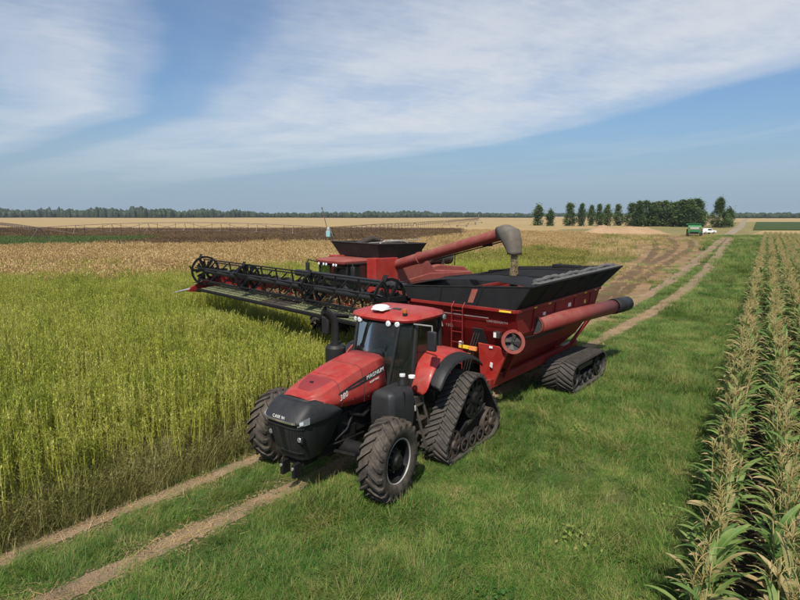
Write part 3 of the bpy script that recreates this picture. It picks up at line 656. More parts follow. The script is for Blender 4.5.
    MB().tube([(-1.12, -.84, 2.5), (-1.12, -.84, 2.62)], .12, 12).tube([(-1.12, -.84, 2.55), (-1.12, -.84, 3.0), (-1.08, -.86, 3.14), (-.96, -.90, 3.28), (-.86, -.94, 3.36)], [.088, .088, .092, .10, .11], 12, caps=False).build('exhaust_stack', M['black'], T)
    MB().tube([(-1.15, -.86, 3.22), (-1.62, -.90, 3.12)], .05, 8).build('exhaust_brace', M['blackmetal'], T)
    # hood lettering and decal band on both sides
    for s in (1, -1):
        xd = (-s, 0, -.0) if s > 0 else (1, 0, 0)
        def side(x, z):
            q = [np.interp(x, [k[0] for k in sec], [k[i] for k in sec]) for i in range(6)]
            u = (z - q[1]) / (q[3] - q[1]); return s * (np.interp(u, [0, .35, .75, 1], [q[2], q[2] + .006, q[2] - .012, q[4]]) + .006)
        band = MB(); rg = []
        for x in np.linspace(-1.16, .30, 10):
            zc = np.interp(x, [-1.16, .3], [2.20, 1.99]); hh = np.interp(x, [-1.16, -.2, .3], [.075, .05, .012])
            rg.append([(x, side(x, zc - hh), zc - hh), (x, side(x, zc + hh), zc + hh), (x, side(x, zc + hh) - s * .01, zc + hh), (x, side(x, zc - hh) - s * .01, zc - hh)])
        band.rings(rg).build('decal_band', M['black'], T)
        text('MAGNUM', .125, M['decal'], T, (-.84, side(-.84, 2.15) + s * .004, 2.155), (-s, 0, .13 * s), (0, -s * .05, 1), label='white model name on the hood side', shear=.2)
        text('380', .16, M['decal'], T, (.18, side(.18, 1.93) + s * .006, 1.925), (-s, -.05, .20 * s), (0, -s * .05, 1), label='white model number on the hood side', shear=.3)
        text('ROWTRAC', .06, M['decal'], T, (-.80, side(-.80, 2.01) + s * .004, 2.02), (-s, 0, .13 * s), (0, -s * .03, 1), shear=.2)
    # hitch to the cart
    MB().box(-4.5, -3.5, -.09, .09, .48, .58).box(-3.8, -3.55, -.5, .5, .55, .75).build('drawbar', M['darksteel'], T, bevel=.01)
    return T
tractor = build_tractor()
# ------------------------------------------------------------------ grain cart (x measured from the tractor's front axle, then recentred)
def recentre(root, dx):
    """move the root Empty along its own x without moving the parts"""
    seen = set()
    for ch in root.children:
        if ch.type == 'MESH' and ch.data and ch.matrix_local == Matrix.Identity(4):
            if ch.data not in seen: ch.data.transform(Matrix.Translation((-dx, 0, 0))); seen.add(ch.data)
            for g in ch.children:
                if g.type == 'MESH' and g.matrix_local == Matrix.Identity(4): g.data.transform(Matrix.Translation((-dx, 0, 0)))
                else: g.location.x -= dx
        else: ch.location.x -= dx
    c, s = math.cos(root.rotation_euler.z), math.sin(root.rotation_euler.z); root.location += Vector((c * dx, s * dx, 0))
def build_cart():
    K = empty('grain_cart', (-1.47, 11.1, 0), R(-126))
    tag(K, 'red tracked grain cart with black tarp sides, hitched behind the tractor', 'grain cart')
    lev = [(2.98, -11.7, -5.32, 1.72), (2.30, -11.35, -5.62, 1.66), (1.50, -10.7, -6.10, 1.30), (1.05, -10.0, -6.5, .95)]
    def corner(i, q): z, x0, x1, y = lev[i]; return {'fl': (x1, y, z), 'fr': (x1, -y, z), 'rl': (x0, y, z), 'rr': (x0, -y, z)}[q]
    for nm, a, b in (('bin_front', 'fr', 'fl'), ('bin_side', 'fl', 'rl'), ('bin_rear', 'rl', 'rr'), ('bin_side', 'rr', 'fr')):
        m = MB()
        for i in range(3): m.sheet([corner(i, a), corner(i, b), corner(i + 1, b), corner(i + 1, a)], .02)
        m.build(nm, M['red_cart'], K, 0)
    MB().sheet([corner(3, q) for q in ('fl', 'fr', 'rr', 'rl')], .02).build('bin_floor', M['red_cart'], K, 0)
    # ribs on sides and front, rim rail
    for s in (1, -1):
        for x in (-6.4, -7.9, -9.4, -10.8):
            MB().beam((x, s * 1.73, 2.94), (x, s * 1.68, 2.31), .06, .03).build('rib', M['red_cart'], K)
    rail = MB(); z = 2.98
    for a, b in (('fl', 'fr'), ('fl', 'rl'), ('rl', 'rr'), ('rr', 'fr')): rail.beam(corner(0, a), corner(0, b), .10, .09)
    rail.build('rim_rail', M['red_cart'], K, bevel=.01)
    # black flared extensions
    lo = {'fl': (-5.32, 1.70, 3.03), 'fr': (-5.32, -1.86, 3.03), 'rl': (-11.7, 1.74, 3.03), 'rr': (-11.7, -1.72, 3.03)}
    hi = {'fl': (-5.36, 2.10, 3.66), 'fr': (-5.36, -2.04, 3.38), 'rl': (-13.1, 2.02, 3.65), 'rr': (-13.0, -2.0, 3.40)}
    for nm, a, b in (('front_extension', 'fr', 'fl'), ('side_extension', 'fl', 'rl'), ('rear_extension', 'rl', 'rr'), ('side_extension', 'rr', 'fr')):
        p = [lo[a], lo[b], hi[b], hi[a]]; e = MB().sheet(p, .015).build(nm, M['tarp'], K, 0)
        n = 3 if nm[0] in 'fr' and 'side' not in nm else 6
        for k in range(1, n):
            t = k / n; u = Vector(lo[a]).lerp(Vector(lo[b]), t); v = Vector(hi[a]).lerp(Vector(hi[b]), t)
            out = Vector((0, 0, 0)); nn = (Vector(lo[b]) - Vector(lo[a])).cross(v - u).normalized()
            if nn.dot((u + v) / 2 - Vector((-9, 0, 3))) < 0: nn = -nn
            MB().beam(u + nn * .02, v + nn * .02, .03, .03).build('stiffener', M['blackmetal'], e)
        MB().tube([hi[a], hi[b]], .03, 8).build('top_rail', M['blackmetal'], e)
    # sight window in the front extension
    def fpt(y, t):
        a = Vector(lo['fr']).lerp(Vector(lo['fl']), (y + 1.9) / 3.8); b = Vector(hi['fr']).lerp(Vector(hi['fl']), (y + 1.9) / 3.8); return a.lerp(b, t) + Vector((.02, 0, .01))
    MB().sheet([fpt(.32, .12), fpt(.50, .12), fpt(.50, .86), fpt(.32, .86)], .01).build('sight_window', M['red_faded'], K, 0)
    # tarp: roll along the left rim, gathered cloth beside it, bows across
    pts = [Vector(hi['fl']).lerp(Vector(hi['rl']), t) + Vector((0, -.30 - .03 * math.sin(t * 9), .06 + .02 * math.sin(t * 31))) for t in np.linspace(.12, 1.0, 40)]
    MB().tube(pts, [.065 + .012 * math.sin(i * 1.9) + .008 * math.sin(i * 4.1) for i in range(40)], 10).build('tarp_roll', M['tarpgrey'], K)
    m = MB(); rg = []
    for i, t in enumerate(np.linspace(.06, .99, 44)):
        p = Vector(hi['fl']).lerp(Vector(hi['rl']), t); w = .02 * math.sin(i * 2.3)
        rg.append([p + Vector((0, .02, .04)), p + Vector((0, -.14, .055 + w)), p + Vector((0, -.34, .0 - w)), p + Vector((0, -.46, -.10)), p + Vector((0, -.40, -.12)), p + Vector((0, -.14, .02))])
    m.rings(rg).build('gathered_tarp', M['tarpgrey'], K)
    # the tarp's front cap over the first metre and a half, slightly arched
    m = MB(); rg = []
    for t in np.linspace(0, 1, 7):
        x = -5.45 - 2.0 * t; rg.append([(x, y, np.interp(y, [-2.0, 2.1], [3.45, 3.66]) + .16 * (1 - (y / 2.05) ** 2) * (1 - .25 * t) + .012 * math.sin(7 * y + 9 * t)) for y in np.linspace(-2.0, 2.08, 15)])
    m.rings(rg, closed=False); fc = m.build('tarp_cap', M['tarp'], K, 60); md = fc.modifiers.new('solid', 'SOLIDIFY'); md.thickness = .012
    MB().tube([(-7.45, y, np.interp(y, [-2.0, 2.1], [3.45, 3.66]) + .13 * (1 - (y / 2.05) ** 2)) for y in np.linspace(-2.0, 2.08, 13)], .03, 8).build('tarp_bow', M['blackmetal'], K)
    MB().tube([(-10.4, y, np.interp(y, [-2.0, 2.1], [3.44, 3.64]) + .10 * (1 - (y / 2.05) ** 2)) for y in np.linspace(-2.0, 2.08, 13)], .025, 8).build('tarp_bow', M['blackmetal'], K)
    MB().box(-13.2, -12.9, -.6, .5, 3.44, 3.60).build('tarp_stop', M['tarp'], K, bevel=.04)
    # frame, axle, tongue
    fr = MB()
    for s in (1, -1):
        fr.beam((-5.25, s * .98, .90), (-8.4, s * 1.12, .98), .14, .26).beam((-8.4, s * 1.12, .98), (-11.2, s * 1.12, 1.02), .14, .24)
        fr.beam((-10.6, s * 1.12, 1.0), (-11.4, s * 1.75, 2.3), .10, .10)
    fr.beam((-9.75, -1.4, .62), (-9.75, 1.4, .62), .30, .30).beam((-9.75, -.9, .62), (-9.75, -.9, 1.2), .3, .2).beam((-9.75, .9, .62), (-9.75, .9, 1.2), .3, .2)
    fr.beam((-5.25, -.98, .9), (-5.25, .98, .9), .16, .24)
    fr.build('frame', M['red_cart'], K, bevel=.012)
    MB().beam((-5.2, .55, .86), (-3.95, .06, .60), .14, .20).beam((-5.2, -.55, .86), (-3.95, -.06, .60), .14, .20).box(-4.05, -3.85, -.12, .12, .52, .68).build('tongue', M['red_cart'], K, bevel=.012)
    # front leg plates and struts
    for s in (1, -1):
        pl = MB().sheet([(-5.30, s * .62, 2.02), (-5.30, s * 1.26, 2.0), (-5.40, s * 1.44, 1.80), (-5.44, s * 1.02, .86), (-5.42, s * .66, .90)], -.03 * s).build('front_leg', M['red'], K, 0, bevel=.006)
        MB().beam((-5.38, s * 1.42, 1.84), (-5.46, s * 1.02, .88), .06, .10).build('edge_strip', M['red'], pl)
        MB().beam((-5.75, s * 1.62, 2.1), (-5.9, s * 1.12, .98), .08, .08).build('strut', M['red_cart'], K)
    # front panel details: door opening, ladder, decals, valve box, hoses
    fx = lambda z: np.interp(z, [1.05, 1.50, 2.30, 2.98], [-6.5, -6.10, -5.62, -5.32]) + .03
    MB().sheet([(fx(1.55), .26, 1.55), (fx(1.55), .60, 1.55), (fx(2.35), .60, 2.35), (fx(2.35), .26, 2.35)], .012).build('service_opening', M['interior'], K, 0)
    ld = MB()
    for y in (-.22, .14): ld.tube([(-5.22, y, 1.2), (-5.20, y, 2.95), (-5.33, y, 3.1)], .016, 8)
    for k in range(6): ld.tube([(-5.21, -.22, 1.35 + k * .30), (-5.21, .14, 1.35 + k * .30)], .012, 6)
    ld.build('ladder', M['red_cart'], K)
    MB().sheet([(fx(2.70), -1.3, 2.70), (fx(2.70), .85, 2.70), (fx(2.72), .85, 2.72), (fx(2.72), -1.3, 2.72)], .006).build('pinstripe', M['decal2'], K, 0)
    text('UNVERFERTH', .10, M['decal2'], K, (fx(2.62) + .014, 1.10, 2.62), (0, 1, 0), (.44, 0, 1), label='small white maker name on the front panel')
    text('1320', .13, M['decal2'], K, (fx(2.32) + .014, -.52, 2.32), (0, 1, 0), (.4, 0, 1), label='small white model number on the front panel')
    MB().sheet([(fx(2.25), -1.0, 2.25), (fx(2.25), -.78, 2.25), (fx(2.39), -.78, 2.39), (fx(2.39), -1.0, 2.39)], .008).build('sticker', M['decal'], K, 0)
    MB().sheet([(-5.26, 1.25, 2.95), (-5.26, 1.60, 2.95), (-5.26, 1.60, 3.0), (-5.26, 1.25, 3.0)], .01).build('reflector_tape', M['yellow'], K, 0)
    MB().box(-5.30, -5.22, .02, .34, 1.80, 1.88).build('reflector_tape', M['yellow'], K); MB().box(-5.30, -5.22, .36, .58, 1.78, 1.88).build('reflector_tape', M['orange'], K)
    MB().box(-5.30, -5.22, -.06, .04, 1.48, 1.72).build('sticker', M['white'], K); MB().box(-5.30, -5.22, .02, .12, 1.90, 1.98).build('sticker', M['white'], K)
    vb = MB().box(-5.62, -5.48, .96, 1.16, 2.16, 2.34).build('control_box', M['darksteel'], K, bevel=.01); MB().box(-5.48, -5.47, .98, 1.06, 2.18, 2.32).build('dial', M['decal'], vb)
    MB().sheet([(-5.26, .98, 1.92), (-5.26, 1.08, 1.92), (-5.26, 1.08, 1.98), (-5.26, .98, 1.98)], .012).build('sticker', M['white'], K, 0)
    MB().sheet([(-5.32, .98, 1.40), (-5.32, 1.06, 1.36), (-5.30, 1.08, 1.50), (-5.30, 1.01, 1.52)], .02).build('sticker', M['white'], K, 0)
    hs = MB()
    for k, y in enumerate((.30, .38, .46)): hs.tube([(-5.6, y, 2.2), (-5.25, y + .02, 1.7), (-5.2, y - .1, 1.15), (-4.4, y * .3, .9), (-3.9, .05 * k, .95), (-3.6, .05 * k, 1.2)], .017, 6)
    hs.build('hydraulic_hoses', M['black'], K)
    # unloading auger: fixed lower tube with its flange, folded upper tube with a black spout
    a0, a1 = Vector((-7.2, .62, 1.15)), Vector((-5.56, 1.43, 2.12)); ax = (a1 - a0).normalized()
    lowr = MB().tube([a0, a1], .22, 20).build('lower_auger_tube', M['red_cart'], K)
    ring = MB(); up = Vector((0, 0, 1)); u = ax.cross(up).normalized(); v = u.cross(ax).normalized(); nx = Vector((.62, .70, .32)).normalized()
    u = nx.cross(up).normalized(); v = u.cross(nx).normalized(); c0 = a1 + nx * .10 + Vector((.08, .10, 0))
    def disc(r, off, n=10, ph=0): return [c0 + nx * off + (u * math.cos(t + ph) + v * math.sin(t + ph)) * r for t in (2 * math.pi * k / n for k in range(n))]
    ring.rings([disc(.24, -.02, 28), disc(.33, -.02, 28), disc(.33, .03, 28), disc(.24, .03, 28), disc(.24, -.02, 28)], True, False)
    fl = ring.build('hinge_flange', M['auger_red'], K, 30)
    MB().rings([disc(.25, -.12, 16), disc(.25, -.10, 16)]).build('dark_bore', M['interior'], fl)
    sc = MB()
    for k in range(4): sc.sheet([c0 + nx * .0, c0 + (u * math.cos(k * 1.57) + v * math.sin(k * 1.57)) * .23 + nx * .02, c0 + (u * math.cos(k * 1.57 + .7) + v * math.sin(k * 1.57 + .7)) * .23 - nx * .06], .012)
    sc.lathe([(.04, -.03), (.04, .05), (.01, .05)], tuple(c0), 10, 'x'); sc.build('auger_flighting', M['darksteel'], fl, 0)
    b0, b1, b2 = Vector((-6.6, 1.66, 2.42)), Vector((-12.0, 2.10, 2.30)), Vector((-13.25, 2.20, 2.27))
    ut = MB().tube([b0, b1], .245, 24, caps=False).build('upper_auger_tube', M['auger_red'], K); ut.modifiers.new('solid', 'SOLIDIFY').thickness = .015
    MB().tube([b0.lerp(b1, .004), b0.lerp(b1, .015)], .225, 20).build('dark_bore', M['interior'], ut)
    MB().tube([b0, b0.lerp(b1, .012)], .275, 24, caps=False).build('collar', M['auger_red'], ut)
    MB().tube([b1.lerp(b0, .01), b1], .285, 24, caps=False).build('collar', M['black'], ut)
    sp = MB().tube([b1, b1.lerp(b2, .5), b2], [.27, .275, .27], 22, caps=False).build('discharge_spout', M['black'], K); sp.modifiers.new('solid', 'SOLIDIFY').thickness = .02
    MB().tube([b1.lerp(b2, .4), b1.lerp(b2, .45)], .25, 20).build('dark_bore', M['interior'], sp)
    MB().beam((-11.2, 1.6, 2.4), b1.lerp(b0, .12), .08, .08).beam((-7.6, 1.62, 2.4), b0.lerp(b1, .2) + Vector((0, 0, .05)), .08, .08).build('auger_rest', M['red_cart'], K)
    # tracks
    for s in (1, -1):
        tr = empty('track', (0, 0, 0), 0, K); y0, y1 = (1.24, 2.22) if s > 0 else (-2.22, -1.24); yo = s * 2.10; ys = sorted((s * 1.35, s * 2.12))
        cir = [(-8.66, .50, .40), (-10.80, .50, .40)]
        belt_mesh(cir, y0, y1, pitch=.15, slant=-.5).build('belt', M['belt'], tr, 30)
        for x in (-8.66, -10.80): spoked_wheel(x, .50, .395, *ys, yo, 8).build('idler_wheel', M['black'], tr)
        for x in (-9.28, -9.73, -10.18): disc_wheel(x, .27, .175, *ys, yo).build('roller', M['black'], tr)
        MB().box(-10.5, -8.9, s * 1.5, s * 1.85, .42, .62).box(-9.95, -9.5, s * 1.1, s * 1.9, .5, .76).build('track_frame', M['blackmetal'], tr, bevel=.015)
        MB().box(-10.35, -9.05, s * 1.95, s * 2.07, .60, .74).build('guard_bar', M['darksteel'], tr, bevel=.01)
    for x, z, w in ((-7.2, 2.62, .16), (-9.1, 2.66, .20), (-10.4, 2.6, .12)): MB().box(x, x + w, 1.69, 1.712, z, z + .12).build('warning_sticker', M['decal'] if w > .13 else M['yellow'], K)
    for x in np.arange(-11.2, -5.5, .95): MB().box(x, x + .16, 1.765, 1.785, 2.955, 2.99).build('reflector', M['amber'] if int(x * 10) % 2 else M['yellow'], K)
    for x in (-6.7, -8.2, -9.7, -11.0):
        MB().beam((x, 1.69, 2.92), (x, 1.67, 2.32), .012, .02).build('weld_seam', M['red_dark'], K)
    MB().tube([(-5.5, 1.3, 1.95), (-6.2, 1.62, 2.15), (-6.9, 1.72, 2.12), (-8.5, 1.75, 2.1)], .018, 6).tube([(-5.5, 1.25, 1.9), (-6.1, 1.55, 2.05), (-6.9, 1.70, 2.06), (-8.5, 1.74, 2.05)], .016, 6).build('auger_hydraulic_line', M['black'], K)
    tl = MB().box(-11.9, -11.84, 1.2, 1.5, 2.6, 2.75).build('tail_lamp', M['amber'], K)
    recentre(K, -9.7)
    # swing the cart a little about the hitch
    hx, hy = -1.47 + 4 * math.sin(R(36)), 11.1 + 4 * math.cos(R(36)); dy = R(-2.5)
    v = K.location - Vector((hx, hy, 0)); K.location = Vector((hx, hy, 0)) + Matrix.Rotation(dy, 3, 'Z') @ v; K.rotation_euler.z += dy
    bpy.context.view_layer.update(); KM = K.matrix_world.copy()
    # grain inside
    g = MB(); rg = []; RN = np.random.default_rng(3)
    c, s_ = math.cos(R(-126)), math.sin(R(-126))
    for x in np.linspace(-11.3, -5.75, 24):
        row = []
        for y in np.linspace(-1.6, 1.6, 14):
            z = 2.62 + .50 * math.exp(-((x + 7.6) ** 2 / 2.2 + (y - .6) ** 2 / 1.2)) + .01 * RN.normal(); row.append(tuple(KM @ Vector((x + 9.7, y, z))))
        rg.append(row)
    go = g.rings(rg, closed=False).build('grain_load', M['grain'], None, 60)
    tag(go, 'brown heap of harvested grain lying in the grain cart', 'grain', None, 'stuff')
    return K
cart = build_cart()
# ------------------------------------------------------------------ combine harvester (x forward, y left, origin under the grain tank)
def build_combine():
    B = empty('combine_harvester', (-1.0, 23.9, 0), R(-136))
    tag(B, 'red combine harvester in the crop with a wide raised header, unloading into the cart', 'combine harvester')
    # body
    MB().prism([(1.0, 1.25), (1.0, 3.0), (.3, 3.55), (-1.7, 3.55), (-2.2, 3.1), (-4.6, 2.9), (-5.1, 2.6), (-5.3, 1.5), (-4.2, 1.1)], -1.45, 1.45).build('body', M['red_faded'], B, 0, bevel=.05)
    for s in (1, -1):
        pn = MB().prism([(.15, 1.5), (.15, 2.75), (-1.7, 3.0), (-4.6, 2.88), (-5.2, 2.4), (-5.2, 1.6), (-3.0, 1.3)], s * 1.46, s * 1.52).build('side_panel', M['red_faded'], B, 0, bevel=.03)
        MB().prism([(-.2, 2.3), (-.2, 2.42), (-4.9, 2.42), (-4.9, 2.3)], s * 1.522, s * 1.53).build('stripe', M['black'], pn)
        MB().prism([(1.42, 2.05), (1.42, 3.80), (.18, 3.78), (.18, 2.05)], s * .98, s * 1.52).build('front_corner_box', M['red'], B, 0, bevel=.02)
        MB().box(1.42, 1.435, s * 1.2, s * 1.26, 2.9, 2.96).build('marker_lamp', M['yellow'], B)
    # engine deck with air cleaner and hood
    MB().prism([(-2.0, 3.0), (-2.0, 3.25), (-2.6, 3.32), (-4.3, 3.12), (-4.7, 2.85)], -1.35, 1.35).build('engine_hood', M['red_faded'], B, 0, bevel=.05)
    MB().tube([(-2.2, .95, 3.62), (-3.5, .95, 3.55)], .27, 18).box(-3.0, -2.9, .68, 1.23, 3.2, 3.9).tube([(-3.45, .95, 3.55), (-3.62, .95, 3.55)], .30, 18).build('air_cleaner', M['darksteel'], B)
    MB().box(-3.4, -2.0, -.6, .6, 3.2, 3.6).tube([(-2.9, -.2, 3.6), (-2.9, -.2, 4.0)], .09, 10).build('engine', M['blackmetal'], B, bevel=.03)
    MB().tube([(-3.75, .5, 3.2), (-3.75, .5, 3.9), (-3.75, 1.2, 3.9), (-3.75, 1.2, 3.2)], .025, 6).build('hand_rail', M['blackmetal'], B)
    # grain tank and its flared extensions
    MB().box(-1.6, .95, -1.25, 1.25, 3.3, 3.82).build('grain_tank', M['tank_sheet'], B, bevel=.03)
    lo = {'fl': (.98, 1.28, 3.80), 'fr': (.98, -1.28, 3.80), 'rl': (-1.25, 1.28, 3.80), 'rr': (-1.25, -1.28, 3.80)}; hi = {'fl': (1.25, 1.50, 4.36), 'fr': (1.25, -1.55, 4.38), 'rl': (-1.50, 1.50, 4.30), 'rr': (-1.50, -1.55, 4.30)}
    for a, b in (('fr', 'fl'), ('fl', 'rl'), ('rl', 'rr'), ('rr', 'fr')):
        e = MB().sheet([lo[a], lo[b], hi[b], hi[a]], .02).build('tank_extension', M['tank_sheet'], B, 0); MB().tube([hi[a], hi[b]], .03, 8).build('top_rail', M['tank_sheet'], e)
        MB().tube([Vector(lo[a]).lerp(Vector(lo[b]), .5), Vector(hi[a]).lerp(Vector(hi[b]), .5)], .025, 6).build('stiffener', M['darksteel'], e)
    MB().tube([(.9, -.25, 4.25), (.2, -.15, 4.5), (-.2, -.1, 4.42)], .13, 10).build('bubble_up_auger', M['tank_sheet'], B)
    MB().tube([(.2, .4, 4.30), (.0, .55, 4.44), (-.6, .9, 4.44), (-.9, 1.0, 4.33)], .02, 6).tube([(1.0, .6, 4.36), (-1.5, 1.1, 4.46)], .02, 6).build('tank_rail', M['silver'], B)
    hp = MB(); rg = [[(x, y, 3.95 + .25 * math.exp(-(x * x + y * y))) for y in np.linspace(-1.3, 1.3, 8)] for x in np.linspace(-1.55, 1.0, 8)]
    hp.rings(rg, closed=False).build('tank_grain', M['grain'], B, 60)
    # cab
    zb, zt = 2.20, 3.58; cf = MB(); FL = lambda s, t: Vector((2.42 - .08 * t, s * (.86 + .06 * t), zb + (zt - zb) * t)); RL = lambda s, t: Vector((1.05, s * .95, zb + (zt - zb) * t)); ML = lambda s, t: Vector((1.75, s * .97, zb + (zt - zb) * t))
    for s in (1, -1):
        for f, r in ((FL, .04), (ML, .03), (RL, .06)): cf.tube([f(s, 0), f(s, 1)], r, 8)
        for t in (0, 1): cf.tube([FL(s, t), ML(s, t), RL(s, t)], .05, 8)
    for t in (0, 1): cf.tube([FL(1, t), FL(-1, t)], .05, 8); cf.tube([RL(1, t), RL(-1, t)], .05, 8)
    cf.build('cab_frame', M['black'], B)
    w = MB().rings([[(2.42 - .08 * t + .12 * (1 - y * y), y * (.86 + .06 * t), zb + (zt - zb) * t) for t in (0, 1)] for y in np.linspace(-1, 1, 9)], closed=False).build('windshield', M['greenglass'], B, 60)
    for s in (1, -1):
        MB().sheet([FL(s, 0), ML(s, 0), ML(s, 1), FL(s, 1)], .008).build('side_window', M['greenglass'], B, 0); MB().sheet([ML(s, 0), RL(s, 0), RL(s, 1), ML(s, 1)], .008).build('side_window', M['greenglass'], B, 0)
    MB().sheet([RL(1, 0), RL(-1, 0), RL(-1, .3), RL(1, .3)], .02).build('cab_back', M['interior'], B, 0)
    MB().box(1.0, 2.4, -.9, .9, 2.12, 2.2).build('cab_floor', M['interior'], B)
    MB().box(1.35, 1.8, -.27, .27, 2.45, 2.62).box(1.25, 1.4, -.27, .27, 2.6, 3.2).box(1.4, 1.8, -.2, .2, 2.2, 2.46).build('seat', M['interior'], B, bevel=.04)
    MB().tube([(2.25, 0, 2.2), (2.1, 0, 2.85)], .04).tube([(2.08 - .1 * math.sin(t), .19 * math.cos(t), 2.88 + .15 * math.sin(t)) for t in np.linspace(0, 2 * math.pi, 13)], .02, 6).build('steering_wheel', M['interior'], B)
    def rr(z, g): return [(x, y, z) for x, y in ((2.62 - g, .55), (2.52 - g, .95 - g), (1.0 + g, 1.02 - g), (1.0 + g, -1.02 + g), (2.52 - g, -.95 + g), (2.62 - g, -.55))]
    rf = MB().rings([rr(3.58, .03), rr(3.62, 0), rr(3.70, .0), rr(3.76, .10)]).build('roof', M['red_faded'], B, 40); MB().rings([rr(3.50, .10), rr(3.585, .05)]).build('light_bar', M['black'], rf)
    for y in (-.62, -.30, -.12, .35, .52):
        l = MB().lathe([(.01, -.05), (.065, -.05), (.07, 0)], (2.61, y, 3.545), 12, 'x').build('work_lamp', M['black'], B); MB().lathe([(.062, .0), (.05, .015), (.01, .02)], (2.61, y, 3.545), 12, 'x').build('lens', M['lamp'], l)
    for s in (1, -1):
        MB().tube([(2.4, s * .95, 3.58), (2.55, s * 1.45, 3.66), (2.55, s * 1.5, 3.55)], .025, 6).build('mirror_arm', M['black'], B)
        MB().box(2.5, 2.6, s * 1.40, s * 1.60, 3.10, 3.55).build('mirror', M['charcoal'], B, bevel=.03)
    MB().tube([(1.1, 1.75, 2.0), (1.1, 1.75, 2.9), (2.2, 1.75, 2.9), (2.2, 1.75, 2.0)], .022, 6).box(1.0, 2.3, 1.0, 1.8, 1.95, 2.0).build('platform', M['blackmetal'], B)
    # unloading auger swung out over the cart
    a0, a1 = Vector((.1, 1.15, 3.42)), Vector((1.70, 7.75, 4.93)); d = (a1 - a0).normalized()
    MB().tube([(.1, 1.1, 2.6), (.1, 1.1, 3.3), a0 + d * .1], .24, 16).build('auger_elbow', M['red_faded'], B)
    tb = MB().tube([a0, a0.lerp(a1, .3)], .205, 22).tube([a0.lerp(a1, .3), a1], .19, 22).build('unloading_auger_tube', M['red_faded'], B)
    MB().tube([a0.lerp(a1, .295), a0.lerp(a1, .31)], .235, 22).build('flange', M['red_faded'], tb); MB().tube([a1 - d * .06, a1], .22, 22).build('flange', M['blackmetal'], tb)
    MB().tube([a0.lerp(a1, .45) + Vector((0, 0, -.23)), a1 + Vector((0, 0, -.24))], .022, 6).box(a1.x - .3, a1.x - .2, a1.y - 1.0, a1.y - .6, a1.z - .42, a1.z - .30).build('auger_hose', M['blackmetal'], tb)
    sp = MB(); rg = []
    h2 = Vector((d.x, d.y, 0)).normalized(); sd = Vector((-h2.y, h2.x, 0))
    for off, dz, w, l0, l1 in ((-.12, .0, .22, 0, 0),):
        pass
    prof = [(Vector((-.05, 0)), .24, .24, 25), (Vector((.18, .02)), .27, .27, 10), (Vector((.36, -.06)), .30, .28, -40), (Vector((.46, -.28)), .25, .26, -75), (Vector((.54, -.52)), .17, .22, -88), (Vector((.555, -.60)), .17, .22, -90)]
    for p, hh, ww, ang in prof:
        c = a1 + h2 * p.x + Vector((0, 0, p.y)); nrm = h2 * math.cos(R(ang)) + Vector((0, 0, math.sin(R(ang)))); vv = (-h2 * math.sin(R(ang)) + Vector((0, 0, math.cos(R(ang)))))
        rg.append([c + vv * (hh * math.copysign(abs(math.sin(t)) ** .7, math.sin(t))) + sd * (ww * math.copysign(abs(math.cos(t)) ** .7, math.cos(t))) for t in np.linspace(0, 2 * math.pi, 20, endpoint=False)])
    MB().rings(rg, True, False).build('auger_spout', M['spout'], B, 40).modifiers.new('solid', 'SOLIDIFY').thickness = .02
    # wheels
    for s in (1, -1):
        for x, y, r, w, ri in ((1.15, 1.75, 1.0, .75, .50), (-3.8, 1.45, .72, .5, .36)):
            we = empty('wheel', (x, s * y, r), 0, B); tyre_mesh(r, w, ri, 22, .06, -1).build('tyre', M['rubber'], we, 30); rim_mesh(ri, w, 0, s * .1).build('rim', M['red_faded'], we)
    MB().box(.95, 1.35, -1.6, 1.6, .8, 1.25).box(-3.95, -3.65, -1.4, 1.4, .6, .85).box(-3.9, -3.7, -.3, .3, .8, 1.5).build('axles', M['blackmetal'], B, bevel=.02)
    MB().prism([(.9, 1.15), (.9, 1.95), (3.5, 2.75), (3.6, 2.05)], -.75, .75).build('feeder_house', M['red_faded'], B, 0, bevel=.03)
    # header
    H = empty('header', (0, -.48, 0), 0, B); W = 6.3; zk = 2.12
    bs = MB().box(3.50, 3.62, -W, W, zk + .12, zk + .62).beam((3.55, -W, zk + .68), (3.55, W, zk + .68), .16, .16).beam((3.48, -W, zk + .15), (3.48, W, zk + .15), .2, .2)
    for y in np.linspace(-W + .3, W - .3, 12): bs.box(3.42, 3.52, y - .04, y + .04, zk + .1, zk + .62)
    bs.build('back_sheet', M['red_cart'], H, bevel=.01)
    kb = MB().box(4.93, 5.06, -W, W, zk - .06, zk + .02).box(4.55, 4.95, -W, W, zk - .10, zk - .04)
    kb.build('cutter_bar', M['blackmetal'], H)
    kg = MB()
    for y in np.arange(-W + .05, W, .1524): kg.prism([(5.05, zk - .03), (5.05, zk + .01), (5.20, zk - .01)], y - .015, y + .015)
    tag(kg.build('knife_guards', M['blackmetal'], H, 0), kind='stuff')
    for y0, y1 in ((-W + .15, -.9), (.9, W - .15)):
        d_ = MB().sheet([(3.64, y0, zk + .13), (4.92, y0, zk + .03), (4.92, y1, zk + .03), (3.64, y1, zk + .13)], .02).build('draper_belt', M['canvas'], H, 0)
        sl = MB()
        for y in np.arange(y0 + .1, y1, .3): sl.beam((3.66, y, zk + .155), (4.90, y, zk + .055), .03, .02)
        sl.build('belt_cleats', M['canvas'], d_, 0)
    MB().sheet([(3.4, -.88, zk + .10), (4.92, -.88, zk + .02), (4.92, .88, zk + .02), (3.4, .88, zk + .10)], .02).build('feed_draper', M['rubber'], H, 0)
    RN = np.random.default_rng(5); tr = MB()
